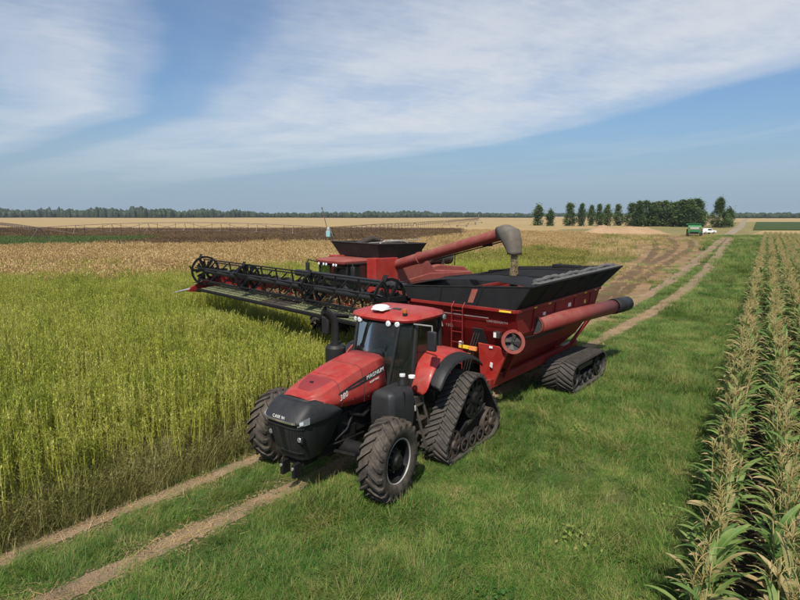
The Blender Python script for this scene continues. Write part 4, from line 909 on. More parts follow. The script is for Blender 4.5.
    for k in range(900):
        y = RN.uniform(-2.0, W - .3) ; x = RN.uniform(3.7, 4.4); z = zk + .15 + RN.uniform(0, .35) * (1 if y > .2 else .5); a = RN.uniform(0, 6.28); l = RN.uniform(.1, .35); e = RN.uniform(-.4, .7)
        p = Vector((x, y, z)); q = p + Vector((math.cos(a) * l, math.sin(a) * l, e * l)); s_ = Vector((-math.sin(a), math.cos(a), .3)) * .012; tr.add([p - s_, p + s_, q + s_ * .5, q - s_ * .5], [(0, 1, 2, 3)])
    tag(tr.build('cut_crop', M['crop_trash'], H, 0, recalc=False), kind='stuff')
    # upper cross auger behind the reel
    m = MB().tube([(3.78, -W + .3, zk + .72), (3.78, W - .3, zk + .72)], .10, 12)
    for y in np.arange(-W + .4, W - .4, .045):
        a = y * 7; b = (y + .045) * 7
        m.add([(3.78 + .10 * math.cos(a), y, zk + .72 + .10 * math.sin(a)), (3.78 + .2 * math.cos(a), y, zk + .72 + .2 * math.sin(a)), (3.78 + .2 * math.cos(b), y + .045, zk + .72 + .2 * math.sin(b)), (3.78 + .10 * math.cos(b), y + .045, zk + .72 + .10 * math.sin(b))], [(0, 1, 2, 3)])
    m.build('cross_auger', M['blackmetal'], H, 30, recalc=False)
    for s in (1, -1):
        es = MB().prism([(3.4, zk - .05), (3.4, zk + .75), (4.2, zk + .60), (5.3, zk + .12), (5.5, zk - .05), (4.9, zk - .15)], s * W, s * (W + .14)).build('end_shield', M['red_cart'], H, 0, bevel=.02)
        MB().tube([(5.35, s * (W + .07), zk + .03), (5.8, s * (W + .10), zk - .02), (6.1, s * (W + .11), zk - .06)], [.06, .035, .012], 8).build('crop_divider', M['silver'] if s < 0 else M['black'], es)
    # reel: tube, bats with fingers, spiders, end rings
    cx, cz, rr_ = 4.62, zk + .84, .55
    secs = [(-W + .15, -2.45), (-2.2, 2.2), (2.45, W - .15)]
    for y0, y1 in secs:
        MB().tube([(cx, y0, cz), (cx, y1, cz)], .12, 14).build('reel_tube', M['charcoal'], H)
        for k in range(6):
            a = 2 * math.pi * k / 6 + .35; bx, bz = cx + rr_ * math.cos(a), cz + rr_ * math.sin(a)
            bt = MB().tube([(bx, y0, bz), (bx, y1, bz)], .028, 8).build('reel_bat', M['blackmetal'], H)
            fg = MB()
            for y in np.arange(y0 + .05, y1, .15): fg.add([(bx, y - .008, bz), (bx, y + .008, bz), (bx + .05, y + .006, bz - .14), (bx + .09, y, bz - .26), (bx + .05, y - .006, bz - .14)], [(0, 1, 2, 4), (4, 2, 3)])
            fg.build('fingers', M['blackmetal'], bt, 0, recalc=False)
        n = 5 if y1 - y0 > 4 else 4
        for i, y in enumerate(np.linspace(y0 + .03, y1 - .03, n)):
            sp = MB()
            for k in range(6):
                a = 2 * math.pi * k / 6 + .35; sp.beam((cx + .10 * math.cos(a), y, cz + .10 * math.sin(a)), (cx + rr_ * math.cos(a), y, cz + rr_ * math.sin(a)), .04, .05)
            sp.build('reel_spider', M['blackmetal'], H)
    for y, fat in ((-W + .05, .62), (W - .05, .62), (-2.32, .5), (2.32, .5)):
        rg = MB(); rg.lathe([(fat + .06, -.03), (fat + .06, .03), (fat - .03, .03), (fat - .03, -.03), (fat + .06, -.03)], (cx, y, cz), 18)
        for k in range(6):
            a = 2 * math.pi * k / 6 + .1; rg.beam((cx, y, cz), (cx + fat * math.cos(a), y, cz + fat * math.sin(a)), .05, .12)
            rg.sheet([(cx + fat * math.cos(a), y - .1, cz + fat * math.sin(a)), (cx + fat * math.cos(a), y + .1, cz + fat * math.sin(a)), (cx + (fat + .16) * math.cos(a + .25), y + .1, cz + (fat + .16) * math.sin(a + .25)), (cx + (fat + .16) * math.cos(a + .25), y - .1, cz + (fat + .16) * math.sin(a + .25))], .015)
        for k in range(9):
            a = 2 * math.pi * k / 9; rg.sheet([(cx + .1 * math.cos(a), y - .02, cz + .1 * math.sin(a)), (cx + .46 * math.cos(a - .2), y - .02, cz + .46 * math.sin(a - .2)), (cx + .46 * math.cos(a + .24), y - .02, cz + .46 * math.sin(a + .24))], .02)
        rg.build('reel_end_ring', M['blackmetal'], H)
        MB().beam((3.55, y, zk + .8), (cx + .1, y, cz + .02), .12, .16).beam((3.6, y, zk + .75), (4.15, y, cz + .1), .06, .06).build('reel_arm', M['blackmetal'], H, bevel=.01)
    MB().tube([(3.7, -.1, zk + 1.15), (3.7, W - .2, zk + 1.12)], .13, 14).build('cross_tube', M['charcoal'], H)
    # harvested grain falling from the spout
    W2 = B.matrix_world.copy(); B_loc = Matrix.Translation(B.location) @ Matrix.Rotation(R(-136), 4, 'Z')
    tip = B_loc @ (a1 + h2 * .555 + Vector((0, 0, -.58))); gs = MB(); RN = np.random.default_rng(9)
    for k in range(5200):
        t = RN.uniform(0, 1) ** .8; z = tip.z + .1 - t * (tip.z - 3.02); a = RN.uniform(0, 6.28); r = (.11 + .03 * t) * math.sqrt(RN.uniform()); s = RN.uniform(.006, .013)
        c = Vector((tip.x + r * math.cos(a), tip.y + r * math.sin(a), z)); q = Matrix.Rotation(RN.uniform(0, 6), 3, 'X') @ Matrix.Rotation(RN.uniform(0, 6), 3, 'Z')
        gs.add([c + q @ Vector(v) * s for v in ((1, 0, -.6), (-.5, .87, -.6), (-.5, -.87, -.6), (0, 0, 1.4))], [(0, 2, 1), (0, 1, 3), (1, 2, 3), (2, 0, 3)])
    gs.tube([(tip.x + RN.normal(0, .012), tip.y + RN.normal(0, .012), tip.z + .1 - t * (tip.z - 2.95)) for t in np.linspace(0, 1, 22)], [.085 + RN.uniform(-.015, .015) for _ in range(22)], 9)
    tag(gs.build('grain_stream', M['grain'], None, 0, recalc=False), 'stream of grain falling from the auger spout into the cart', 'grain', None, 'stuff')
    return B
combine = build_combine()
# ------------------------------------------------------------------ plant matter
M['stem'] = leafy('crop_stem', [(.25, (.24, .28, .03)), (.5, (.40, .41, .058)), (.75, (.52, .48, .14))], .5, .25, .3)
M['cleaf'] = leafy('crop_leaf', [(.2, (.088, .150, .020)), (.42, (.20, .255, .036)), (.6, (.335, .348, .065)), (.8, (.47, .43, .13))], .22, .4, .35)
M['tanstem'] = leafy('dry_crop', [(.25, (.34, .22, .085)), (.5, (.50, .34, .145)), (.75, (.58, .43, .21))], .12, .2, .35)
M['brownstem'] = leafy('brown_crop', [(.25, (.10, .064, .034)), (.5, (.165, .102, .050)), (.75, (.24, .15, .072))], .06, .2, .35)
M['ygreen'] = leafy('yellow_green_crop', [(.25, (.16, .17, .03)), (.5, (.28, .26, .05)), (.75, (.40, .33, .10))], .08, .3, .35)
M['green_low'] = leafy('low_green_crop', [(.3, (.085, .13, .035)), (.7, (.14, .19, .055))], .1, .3, .3)
M['grass'] = leafy('grass_blade', [(.25, (.042, .118, .018)), (.39, (.082, .190, .027)), (.53, (.145, .245, .042)), (.68, (.255, .295, .075)), (.80, (.36, .31, .12))], .55, .35, .45)
M['drygrass'] = leafy('dry_grass', [(.3, (.13, .13, .035)), (.55, (.24, .205, .075)), (.8, (.36, .28, .13))], .8, .3, .3)
M['weed'] = leafy('weed', [(.25, (.115, .135, .03)), (.5, (.215, .21, .058)), (.75, (.33, .28, .12))], .6, .3, .4)
M['cornleaf'] = leafy('corn_leaf', [(.25, (.060, .125, .022)), (.5, (.12, .205, .042)), (.75, (.23, .29, .08))], .9, .35, .4, .55, ((.42, .36, .15), .88, (.30, .34, .14)), 7, .35)
M['cornmid'] = leafy('corn_leaf_turning', [(.25, (.16, .165, .055)), (.5, (.27, .245, .095)), (.75, (.38, .30, .14))], .9, .35, .4, .6, ((.46, .34, .17), .60, (.40, .33, .17)), 7)
M['corndry'] = leafy('corn_leaf_dry', [(.25, (.24, .155, .065)), (.5, (.38, .27, .125)), (.75, (.48, .36, .19))], 1.2, .3, .4)
M['tassel'] = leafy('tassel', [(.25, (.27, .215, .075)), (.5, (.38, .30, .115)), (.75, (.48, .38, .17))], 1.2, .2, .3)
M['cornstalk'] = leafy('corn_stalk', [(.3, (.13, .14, .04)), (.7, (.28, .23, .09))], 1.0, .1, .3)
def rnd(a, b): return random.uniform(a, b)
def blade(m, base, az, L, w, e0, droop, seg=4, mats=None):
    """flat tapering blade that bends over"""
    p = Vector(base); h = Vector((math.cos(az), math.sin(az), 0)); s = Vector((-math.sin(az), math.cos(az), 0)); o = len(m.v); l = L / seg
    for i in range(seg + 1):
        t = i / seg; ww = w * (1 - t ** 1.6) * .5
        if i < seg: m.v += [tuple(p - s * ww), tuple(p + s * ww)]
        else: m.v.append(tuple(p))
        e = e0 - droop * t ** 1.3; p = p + (h * math.cos(e) + Vector((0, 0, 1)) * math.sin(e)) * l
    for i in range(seg - 1): m.f.append((o + 2 * i, o + 2 * i + 1, o + 2 * i + 3, o + 2 * i + 2))
    m.f.append((o + 2 * seg - 2, o + 2 * seg - 1, o + 2 * seg))
def bit(m, c, sx, sz, az, tilt):
    """a small pointed leaf"""
    h = Vector((math.cos(az), math.sin(az), 0)) * math.cos(tilt) + Vector((0, 0, math.sin(tilt))); s = Vector((-math.sin(az), math.cos(az), 0)); c = Vector(c); o = len(m.v)
    m.v += [tuple(c), tuple(c + h * sz * .45 + s * sx * .5), tuple(c + h * sz), tuple(c + h * sz * .45 - s * sx * .5)]; m.f.append((o, o + 1, o + 2, o + 3))
def stem(m, p, q, r0, r1, k=3):
    p, q = Vector(p), Vector(q); mid = p.lerp(q, .5) + Vector((rnd(-.03, .03), rnd(-.03, .03), 0)); m.tube([p, mid, q], [r0, (r0 + r1) / 2, r1], k, caps=False)
class Protos:
    def __init__(s, name): s.c = bpy.data.collections.new(name); s.n = 0
    def put(s, parts):
        """parts: list of (MB, material) joined into one prototype mesh"""
        v, f, mi = [], [], []; mats = []
        for b, mt in parts:
            o = len(v); v += b.v; f += [tuple(i + o for i in q) for q in b.f]; mi += [len(mats)] * len(b.f); mats.append(mt)
        me = bpy.data.meshes.new('%s_%02d' % (s.c.name, s.n)); me.from_pydata(v, [], f)
        for mt in mats: me.materials.append(mt)
        me.polygons.foreach_set('material_index', mi)
        if all(b.uv is not None for b, _ in parts):
            uv = np.concatenate([np.asarray(b.uv, float) for b, _ in parts]); ul = me.uv_layers.new(name='UVMap'); vi = np.empty(len(me.loops), int); me.loops.foreach_get('vertex_index', vi); ul.data.foreach_set('uv', uv[vi].ravel())
        me.update(); o = bpy.data.objects.new(me.name, me); s.c.objects.link(o); s.n += 1
def scatter(name, protos, X, Y, Z, rz, sc, label, idx=None, tilt=None, cat=None, kind='stuff'):
    n = len(X); me = bpy.data.meshes.new(name); me.vertices.add(n); me.vertices.foreach_set('co', np.c_[X, Y, Z].astype(np.float32).ravel())
    if idx is None: idx = RNG.integers(0, protos.n, n)
    if tilt is None: tilt = np.zeros((n, 2))
    sc = np.asarray(sc, float); sc = np.c_[sc, sc, sc] if sc.ndim == 1 else sc
    for nm, ty, dat, fld in (('rot', 'FLOAT_VECTOR', np.c_[tilt, rz], 'vector'), ('scl', 'FLOAT_VECTOR', sc, 'vector'), ('pick', 'INT', idx, 'value')):
        a = me.attributes.new(nm, ty, 'POINT'); a.data.foreach_set(fld, np.asarray(dat, np.int32 if ty == 'INT' else np.float32).ravel())
    o = bpy.data.objects.new(name, me); C.objects.link(o)
    ng = bpy.data.node_groups.new(name, 'GeometryNodeTree'); ng.interface.new_socket('Geometry', in_out='INPUT', socket_type='NodeSocketGeometry'); ng.interface.new_socket('Geometry', in_out='OUTPUT', socket_type='NodeSocketGeometry')
    gi = ng.nodes.new('NodeGroupInput'); go = ng.nodes.new('NodeGroupOutput'); ip = ng.nodes.new('GeometryNodeInstanceOnPoints'); ci = ng.nodes.new('GeometryNodeCollectionInfo')
    ci.inputs[0].default_value = protos.c; ci.inputs['Separate Children'].default_value = True; ci.inputs['Reset Children'].default_value = True
    def attr(nm, ty):
        q = ng.nodes.new('GeometryNodeInputNamedAttribute'); q.data_type = ty; q.inputs[0].default_value = nm; return q.outputs[0]
    L = ng.links.new; L(gi.outputs[0], ip.inputs['Points']); L(ci.outputs[0], ip.inputs['Instance']); ip.inputs['Pick Instance'].default_value = True
    L(attr('pick', 'INT'), ip.inputs['Instance Index']); L(attr('rot', 'FLOAT_VECTOR'), ip.inputs['Rotation']); L(attr('scl', 'FLOAT_VECTOR'), ip.inputs['Scale']); L(ip.outputs[0], go.inputs[0])
    md = o.modifiers.new('scatter', 'NODES'); md.node_group = ng
    return tag(o, label, cat, None, kind)
def local_xy(o, X, Y):
    c, s = math.cos(-o.rotation_euler.z), math.sin(-o.rotation_euler.z); dx, dy = X - o.location.x, Y - o.location.y; return c * dx - s * dy, s * dx + c * dy
def in_view(X, Y, pad=6.0, left=-1, right=1):
    return (np.abs(X) < .80 * Y + pad) & (Y > 1.5)

# --- tall crop
def crop_clump(n, hr, spread, seed, fine=True, stem_m='stem', leaf_m='cleaf', leafn=20, lean=.10, sw=.009, lw=(.010, .020), ll=(.07, .19)):
    random.seed(seed); a, b = MB(), MB()
    for k in range(n):
        x, y = rnd(-spread, spread), rnd(-spread, spread); h = rnd(*hr); dx, dy = rnd(-lean, lean) * h, rnd(-lean, lean) * h
        stem(a, (x, y, 0), (x + dx, y + dy, h), sw, sw * .45)
        for j in range(leafn):
            t = 1 - abs(random.gauss(0, .30)); t = min(max(t, .12), 1.0); az = rnd(0, 6.28)
            bit(b, (x + dx * t, y + dy * t, h * t), rnd(*lw), rnd(*ll) * (1.15 - .4 * t), az, rnd(.1, 1.45))
        for j in range(5):
            t = rnd(.86, 1.02); bit(a, (x + dx * t, y + dy * t, h * t), rnd(.012, .024), rnd(.05, .11), rnd(0, 6.28), rnd(.8, 1.5))
    return [(a, M[stem_m]), (b, M[leaf_m])]
near_crop = Protos('crop_clump')
for k in range(9): near_crop.put(crop_clump(15, (1.55, 2.02), .30, 100 + k))
random.seed(5)
for k in range(2): near_crop.put(crop_clump(13, (1.5, 2.0), .30, 130 + k, lean=.5))
def crop_grid(x0, x1, y0, y1, step):
    X, Y = np.meshgrid(np.arange(x0, x1, step), np.arange(y0, y1, step)); X = X.ravel() + RNG.uniform(-.5, .5, X.size) * step; Y = Y.ravel() + RNG.uniform(-.5, .5, Y.size) * step; return X, Y
def standing(X, Y, margin=.0):
    k = X < edge_x(Y) - margin
    lx, ly = local_xy(combine, X, Y); k &= ~((lx > -5.6) & (lx < 3.5) & (np.abs(ly) < 2.2)); k &= ~((np.abs(lx - 1) < 2) & (np.abs(ly) < 2.4))
    lx, ly = local_xy(cart, X, Y); k &= ~((lx > -3.7) & (lx < 5.2) & (np.abs(ly) < 2.3))
    lx, ly = local_xy(tractor, X, Y); k &= ~((lx > -5) & (lx < 1.4) & (np.abs(ly) < 2.0))
    return k
def swath(X, Y):
    lx, ly = local_xy(combine, X, Y); return (lx < 4.75) & (lx > -60) & (np.abs(ly + .48) < 6.5)
TAN = lambda X: np.interp(X, [-60, -26, -10, 8, 22, 60], [34, 37, 40, 66, 74, 80])        # where the ripe tan crop begins
TANJ = lambda X, Y: TAN(X) + RNG.normal(0, 4.0, len(X)) + 14 * (vnoise(X, Y, .13, 61) - .5)
X, Y = crop_grid(-40, 14, -3, 46, .42); k = standing(X, Y, .25) & in_view(X, Y, 3) & (Y < TANJ(X, Y)); X, Y = X[k], Y[k]
hh = .80 + .20 * vnoise(X, Y, .45, 2) + .10 * vnoise(X, Y, 1.4, 22) + RNG.uniform(-.07, .07, len(X)); hh = np.where(swath(X, Y), hh * .66, hh); lx, ly = local_xy(combine, X, Y); hh = np.where((lx > 4.7) & (lx < 6.4) & (np.abs(ly + .48) < 6.3), hh * (.66 + .2 * (lx - 4.7) / 1.7), hh)
ed = np.clip((edge_x(Y) - X) / 1.6, 0, 1); hh = hh * (.72 + .28 * ed)
bent = vnoise(X, Y, .55, 8) > .80; pick = np.where(bent, RNG.integers(9, 11, len(X)), RNG.integers(0, 9, len(X)))
scatter('standing_crop', near_crop, X, Y, X * 0, RNG.uniform(0, 6.28, len(X)), np.c_[np.full(len(X), 1.0), np.full(len(X), 1.0), hh], 'tall yellow green crop standing left of the tracks', pick)
# farther crop: coarser clumps, green then tan then brown
def far_set(name, st, lf, n, h, spread, seed, leafn=10):
    P = Protos(name)
    for k in range(5): P.put(crop_clump(n, h, spread, seed + k, stem_m=st, leaf_m=lf, leafn=leafn, sw=.014, lw=(.04, .09), ll=(.12, .28)))
    return P
mid_green = far_set('mid_green_clump', 'ygreen', 'ygreen', 16, (1.5, 1.95), .55, 200); tan_p = far_set('tan_clump', 'tanstem', 'tanstem', 16, (1.5, 1.95), .6, 220); brown_p = far_set('brown_clump', 'brownstem', 'brownstem', 16, (1.4, 2.0), .9, 240); low_green = far_set('low_green_clump', 'green_low', 'green_low', 20, (1.3, 1.75), .8, 260)
X, Y = crop_grid(-60, 40, 30, 90, .72); k = standing(X, Y, .2) & in_view(X, Y, 5) & (Y < TANJ(X, Y)) & ((Y > 45.5) | (X > 13.5)); X, Y = X[k], Y[k]
hh = .85 + .2 * vnoise(X, Y, .2, 4); hh = np.where(swath(X, Y), hh * .62, hh); hh = hh * np.interp(X - edge_x(Y), [-22, -8, 0], [1, .75, .45])
scatter('distant_green_crop', mid_green, X, Y, X * 0, RNG.uniform(0, 6.28, len(X)), np.c_[X * 0 + 1, X * 0 + 1, hh], 'yellow green crop standing behind the harvester and the cart')
BROWN = lambda X: np.interp(X, [-200, -60, 0, 14, 40], [68, 72, 84, 120, 400])
X, Y = crop_grid(-90, 60, 32, 150, .85); k = (X < edge_x(Y) - .3) & in_view(X, Y, 8) & (Y > TANJ(X, Y)) & (Y < BROWN(X) + RNG.normal(0, 2, len(X))) & (RNG.uniform(0, 1, len(X)) < np.interp(Y, [50, 130], [1, .6])); X, Y = X[k], Y[k]
hh = .88 + .2 * vnoise(X, Y, .15, 6); hh = np.where(swath(X, Y), hh * .6, hh); hh = hh * np.interp(X - edge_x(Y), [-26, -10, 0], [1, .7, .35])
scatter('ripe_tan_crop', tan_p, X, Y, X * 0, RNG.uniform(0, 6.28, len(X)), np.c_[X * 0 + 1, X * 0 + 1, hh], 'ripe tan crop beyond the yellow green crop')
X, Y = crop_grid(-150, 30, 60, 172, 1.25); gp = (X < -46 + 6 * vnoise(X, Y, .05, 9)) & (Y > 74) & (Y < 106)
k = in_view(X, Y, 10) & (Y > BROWN(X) + RNG.normal(0, 2, len(X))) & ~gp & (Y < 165 + 6 * vnoise(X, Y, .03, 1)); X, Y = X[k], Y[k]
scatter('brown_crop', brown_p, X, Y, X * 0, RNG.uniform(0, 6.28, len(X)), np.c_[X * 0 + 1.15, X * 0 + 1.15, .85 + .2 * vnoise(X, Y, .1, 3)], 'dark brown crop band below the irrigation machine')
X, Y = crop_grid(-100, -40, 74, 106, .95); k = in_view(X, Y, 8) & (X < -46 + 6 * vnoise(X, Y, .05, 9)); X, Y = X[k], Y[k]
scatter('low_green_crop', low_green, X, Y, X * 0, RNG.uniform(0, 6.28, len(X)), np.ones(len(X)), 'patch of short bright green crop at the far left')

# --- weeds along the crop edge
weeds = Protos('weed_clump')
for k in range(7):
    random.seed(300 + k); a, b2 = MB(), MB()
    for j in range(44):
        x, y = random.gauss(0, .20), random.gauss(0, .20); blade(a, (x, y, 0), rnd(0, 6.28), rnd(.35, .95), rnd(.008, .016), rnd(1.0, 1.5), rnd(.3, 1.5), 4)
    for j in range(60):
        x, y = random.gauss(0, .20), random.gauss(0, .20); bit(b2, (x, y, rnd(.05, .6)), rnd(.010, .022), rnd(.04, .09), rnd(0, 6.28), rnd(-.4, 1.0))
    weeds.put([(a, M['weed']), (b2, M['weed'])])
Y = RNG.uniform(-2, 30, 5200); off = RNG.normal(-.25, .42, len(Y)); X = edge_x(Y) + off; k = in_view(X, Y, 3) & (off < .42) & (off > -1.5)
for q in (tractor, cart): lx, ly = local_xy(q, X, Y); k &= ~((np.abs(ly) < 2.0) & (lx > -5.5) & (lx < 5.2))
X, Y, off = X[k], Y[k], off[k]
scatter('edge_weeds', weeds, X, Y, X * 0, RNG.uniform(0, 6.28, len(X)), np.interp(off, [-1.5, -.2, .42], [1.25, .95, .40]) * RNG.uniform(.6, 1.15, len(X)), 'olive brown weeds along the foot of the tall crop')

# --- grass
grass = Protos('grass_clump')
for k in range(10):
    random.seed(400 + k); a, b2 = MB(), MB(); flow = rnd(0, 6.28); lush = k < 6
    for j in range(95 if lush else 60):
        x, y = random.gauss(0, .17), random.gauss(0, .17)
        blade(a, (x, y, -.01), flow + random.gauss(0, .9), rnd(.10, .30) if lush else rnd(.2, .5), rnd(.006, .012), rnd(.5, 1.35), rnd(.3, 1.6), 3)
    for j in range(5 if lush else 18):
        x, y = random.gauss(0, .15), random.gauss(0, .15); blade(b2, (x, y, 0), flow + random.gauss(0, .8), rnd(.2, .5), rnd(.004, .008), rnd(.6, 1.4), rnd(.1, .9), 3)
    if k == 9:
        for j in range(40): bit(a, (random.gauss(0, .14), random.gauss(0, .14), rnd(.03, .2)), rnd(.03, .07), rnd(.05, .10), rnd(0, 6.28), rnd(-.1, .8))
    grass.put([(a, M['grass']), (b2, M['drygrass'])])
def rut_dist(X, Y):
    d = np.full(len(X), 9.0)
    for P in (rutL, rutR):
        Q = P[::2]
        for i in range(0, len(X), 20000):
            xs, ys_ = X[i:i + 20000], Y[i:i + 20000]; best = np.full(len(xs), 81.0)
            # only ruts close in y matter
            for q in Q: pass
            j = np.clip(np.searchsorted(Q[:, 1], ys_), 1, len(Q) - 1)
            for o in range(-4, 5): r = Q[np.clip(j + o, 0, len(Q) - 1)]; best = np.minimum(best, (xs - r[:, 0]) ** 2 + (ys_ - r[:, 1]) ** 2)
            d[i:i + 20000] = np.minimum(d[i:i + 20000], np.sqrt(best))
    return d
GX, GY, GS = [], [], []
for y0, y1, dens, sc in ((2, 16, 34, 1.0), (16, 30, 17, 1.2), (30, 60, 6, 1.7), (60, 150, 1.6, 2.6)):
    xa, xb = float(edge_x(y0)) - 1, float(corn_x(y1)) + 1; n = int((xb - xa) * (y1 - y0) * dens); X = RNG.uniform(xa, xb, n); Y = RNG.uniform(y0, y1, n)
    k = (X > edge_x(Y) - .4) & (X < corn_x(Y) - .12) & in_view(X, Y, 2); X, Y = X[k], Y[k]
    d = rut_dist(X, Y); w = np.interp(Y, [0, 22, 60, 150], [.19, .24, .55, .8]); p = np.clip((d - w) / (w * .75), .07, 1) ** 1.2
    if y1 > 30:
        iy = inside(X, Y, yard_arr); p = np.where(iy, p * (.03 + .30 * (vnoise(X, Y, .35, 71) > .66)), p)
    k = RNG.uniform(0, 1, len(X)) < p; X, Y, d = X[k], Y[k], d[k]
    # bare tyre and track footprints carry no tall grass inside the rubber
    for q in (tractor,):
        lx, ly = local_xy(q, X, Y); k = ~(((np.abs(np.abs(ly) - 1.53) < .32) & ((np.abs(lx) < .35) | ((lx > -4.1) & (lx < -1.85)))))
        X, Y, d = X[k], Y[k], d[k]
    lx, ly = local_xy(cart, X, Y); k = ~((np.abs(np.abs(ly) - 1.73) < .5) & (np.abs(lx) < 1.5)); X, Y, d = X[k], Y[k], d[k]
    tall = vnoise(X, Y, .35, 11) * .45 + vnoise(X, Y, 1.0, 12) * .55; tall = np.clip((tall - .5) * 1.25 + .5, 0, 1.1)
    s = sc * (.48 + .62 * tall) * RNG.uniform(.8, 1.2, len(X)) * np.clip(.55 + d * .5, .5, 1)
    GX.append(X); GY.append(Y); GS.append(s)
GX, GY, GS = map(np.concatenate, (GX, GY, GS))
lx_ = np.interp(GY, rutL[:, 1], rutL[:, 0]); rough_k = (GY > 25) & (GX < lx_ - .8) & (RNG.uniform(0, 1, len(GX)) < np.interp(lx_ - GX, [.8, 4], [.3, .93])); RX, RY = GX[rough_k], GY[rough_k]; GX, GY, GS = GX[~rough_k], GY[~rough_k], GS[~rough_k]
rough_p = Protos('rough_clump')
for k in range(6):
    random.seed(450 + k); a = MB()
    for j in range(70): blade(a, (random.gauss(0, .3), random.gauss(0, .3), -.01), rnd(0, 6.28), rnd(.15, .55), rnd(.012, .026), rnd(.8, 1.45), rnd(.2, 1.2), 3)
    rough_p.put([(a, M[('ygreen', 'drygrass', 'tanstem', 'ygreen', 'tanstem', 'weed')[k]])])
pk_ = np.where(vnoise(RX, RY, .12, 50) * .7 + RNG.uniform(0, .3, len(RX)) > .5, RNG.choice([1, 2, 4], len(RX)), RNG.choice([0, 3, 5], len(RX)))
scatter('rough_weeds', rough_p, RX, RY, RX * 0, RNG.uniform(0, 6.28, len(RX)), np.interp(RY, [25, 60, 150], [.9, 1.3, 2.2]) * RNG.uniform(.6, 1.2, len(RX)) * np.interp(np.interp(RY, rutL[:, 1], rutL[:, 0]) - RX, [4, 14], [.45, .9]), 'patchy tan and yellow weeds between the crop and the dirt turning area', pk_)
flowdir = vnoise(GX, GY, .28, 21) * 9 + RNG.normal(0, .7, len(GX)); dry = vnoise(GX, GY, .30, 31) * .5 + vnoise(GX, GY, 1.1, 32) * .5 + RNG.normal(0, .10, len(GX))
gi = np.where(dry > .60, RNG.integers(6, 9, len(GX)), RNG.integers(0, 6, len(GX))); gi = np.where(RNG.uniform(0, 1, len(GX)) < .008, 9, gi)
scatter('grass', grass, GX, GY, GX * 0, flowdir, np.c_[GS * 1.15, GS * 1.15, GS * np.where(gi > 5, .95, .75)], 'lush green grass with yellowish tufts covering the verge', gi)

# --- corn
def corn_leaf(az, z0, L, w, e0, droop, x0=0, y0=0):
    m = MB(); m.uv = []; p = Vector((x0, y0, z0)); seg = 9; l = L / seg; tw = rnd(-.5, .5)
    for i in range(seg + 1):
        t = i / seg; ww = w * min(1, .45 + t * 3.2) * (1 - t ** 2.2) ** .8 * .5 + .002; a2 = az + tw * t * t; h = Vector((math.cos(a2), math.sin(a2), 0)); s = Vector((-math.sin(a2), math.cos(a2), 0)); e = e0 - droop * t ** 1.4
        up = -h * math.sin(e) + Vector((0, 0, math.cos(e))); wav = .10 * ww * math.sin(i * 2.1 + az * 3); roll = tw * 1.2 * t
        s2 = s * math.cos(roll) + up * math.sin(roll)
        for q, v in ((-1, 0), (0, .5), (1, 1)): m.v.append(tuple(p + s2 * ww * q + up * (abs(q) * ww * .35 + wav * q))); m.uv.append((t, v))
        p = p + (h * math.cos(e) + Vector((0, 0, math.sin(e)))) * l
    for i in range(seg):
        for j in (0, 1): o = i * 3 + j; m.f.append((o, o + 1, o + 4, o + 3))
    return m
def corn_variant(seed):
    """returns named pieces of one plant"""
    random.seed(seed); pcs = []; H = rnd(1.95, 2.15); a0 = rnd(0, 6.28)
    st = MB(); st.tube([(0, 0, -.02), (rnd(-.01, .01), rnd(-.01, .01), H * .5), (rnd(-.02, .02), rnd(-.02, .02), H)], [.014, .012, .006], 6); st.uv = [(.2, .2)] * len(st.v); pcs.append(('stalk', st, M['cornstalk']))
    for k in range(12):
        t = (k + .6) / 12.2; z = .25 + t * (H - .45); az = a0 + math.pi * (k % 2) + random.gauss(0, .45); L = rnd(.48, .70) * (1 - .30 * abs(t - .5)); w = rnd(.065, .09)
        mt = 'corndry' if (k < 4 and random.random() < .6) or random.random() < .05 else ('cornmid' if random.random() < .15 else 'cornleaf')
        dr = rnd(.9, 2.2) if mt != 'corndry' else rnd(1.9, 2.8)
        pcs.append(('leaf', corn_leaf(az, z, L, w if mt != 'corndry' else w * .7, rnd(.98, 1.38), dr), M[mt]))
    ta = MB(); ta.tube([(0, 0, H - .02), (rnd(-.02, .02), rnd(-.02, .02), H + .26)], [.006, .003], 4)
    for k in range(8):
        az = rnd(0, 6.28); e = rnd(.8, 1.35); l = rnd(.12, .22); z = H + .04 + .016 * k; p = Vector((0, 0, z)); pts = [p]
        for j in range(3): p = p + Vector((math.cos(az) * math.cos(e), math.sin(az) * math.cos(e), math.sin(e))) * l / 3; e -= rnd(.15, .5); pts.append(p)
        ta.tube(pts, [.004, .005, .0045, .002], 3, caps=False)
    ta.uv = [(.2, .2)] * len(ta.v); pcs.append(('tassel', ta, M['tassel']))
    ea = MB(); az = a0 + 1.2; h = Vector((math.cos(az), math.sin(az), 0)); b = Vector((0, 0, .95)); d = (h * .42 + Vector((0, 0, .9))).normalized()
    ea.tube([b, b + d * .05, b + d * .13, b + d * .21, b + d * .26], [.010, .028, .030, .020, .005], 7); ea.uv = [(.2, .2)] * len(ea.v); pcs.append(('ear', ea, M['corndry']))
    return pcs
corn_protos = Protos('corn_plant_mass'); variants = []
for k in range(12):
    pcs = corn_variant(500 + k); corn_protos.put([(b, m) for _, b, m in pcs]); vs = []
    for nm, b, m in pcs:
        me = bpy.data.meshes.new(nm); me.from_pydata(b.v, [], b.f); ul = me.uv_layers.new(name='UVMap'); vi = np.empty(len(me.loops), int); me.loops.foreach_get('vertex_index', vi); ul.data.foreach_set('uv', np.asarray(b.uv, float)[vi].ravel())
        me.materials.append(m); me.polygons.foreach_set('use_smooth', [True] * len(me.polygons)); me.update(); vs.append((nm, me))
    variants.append(vs)
cp = []
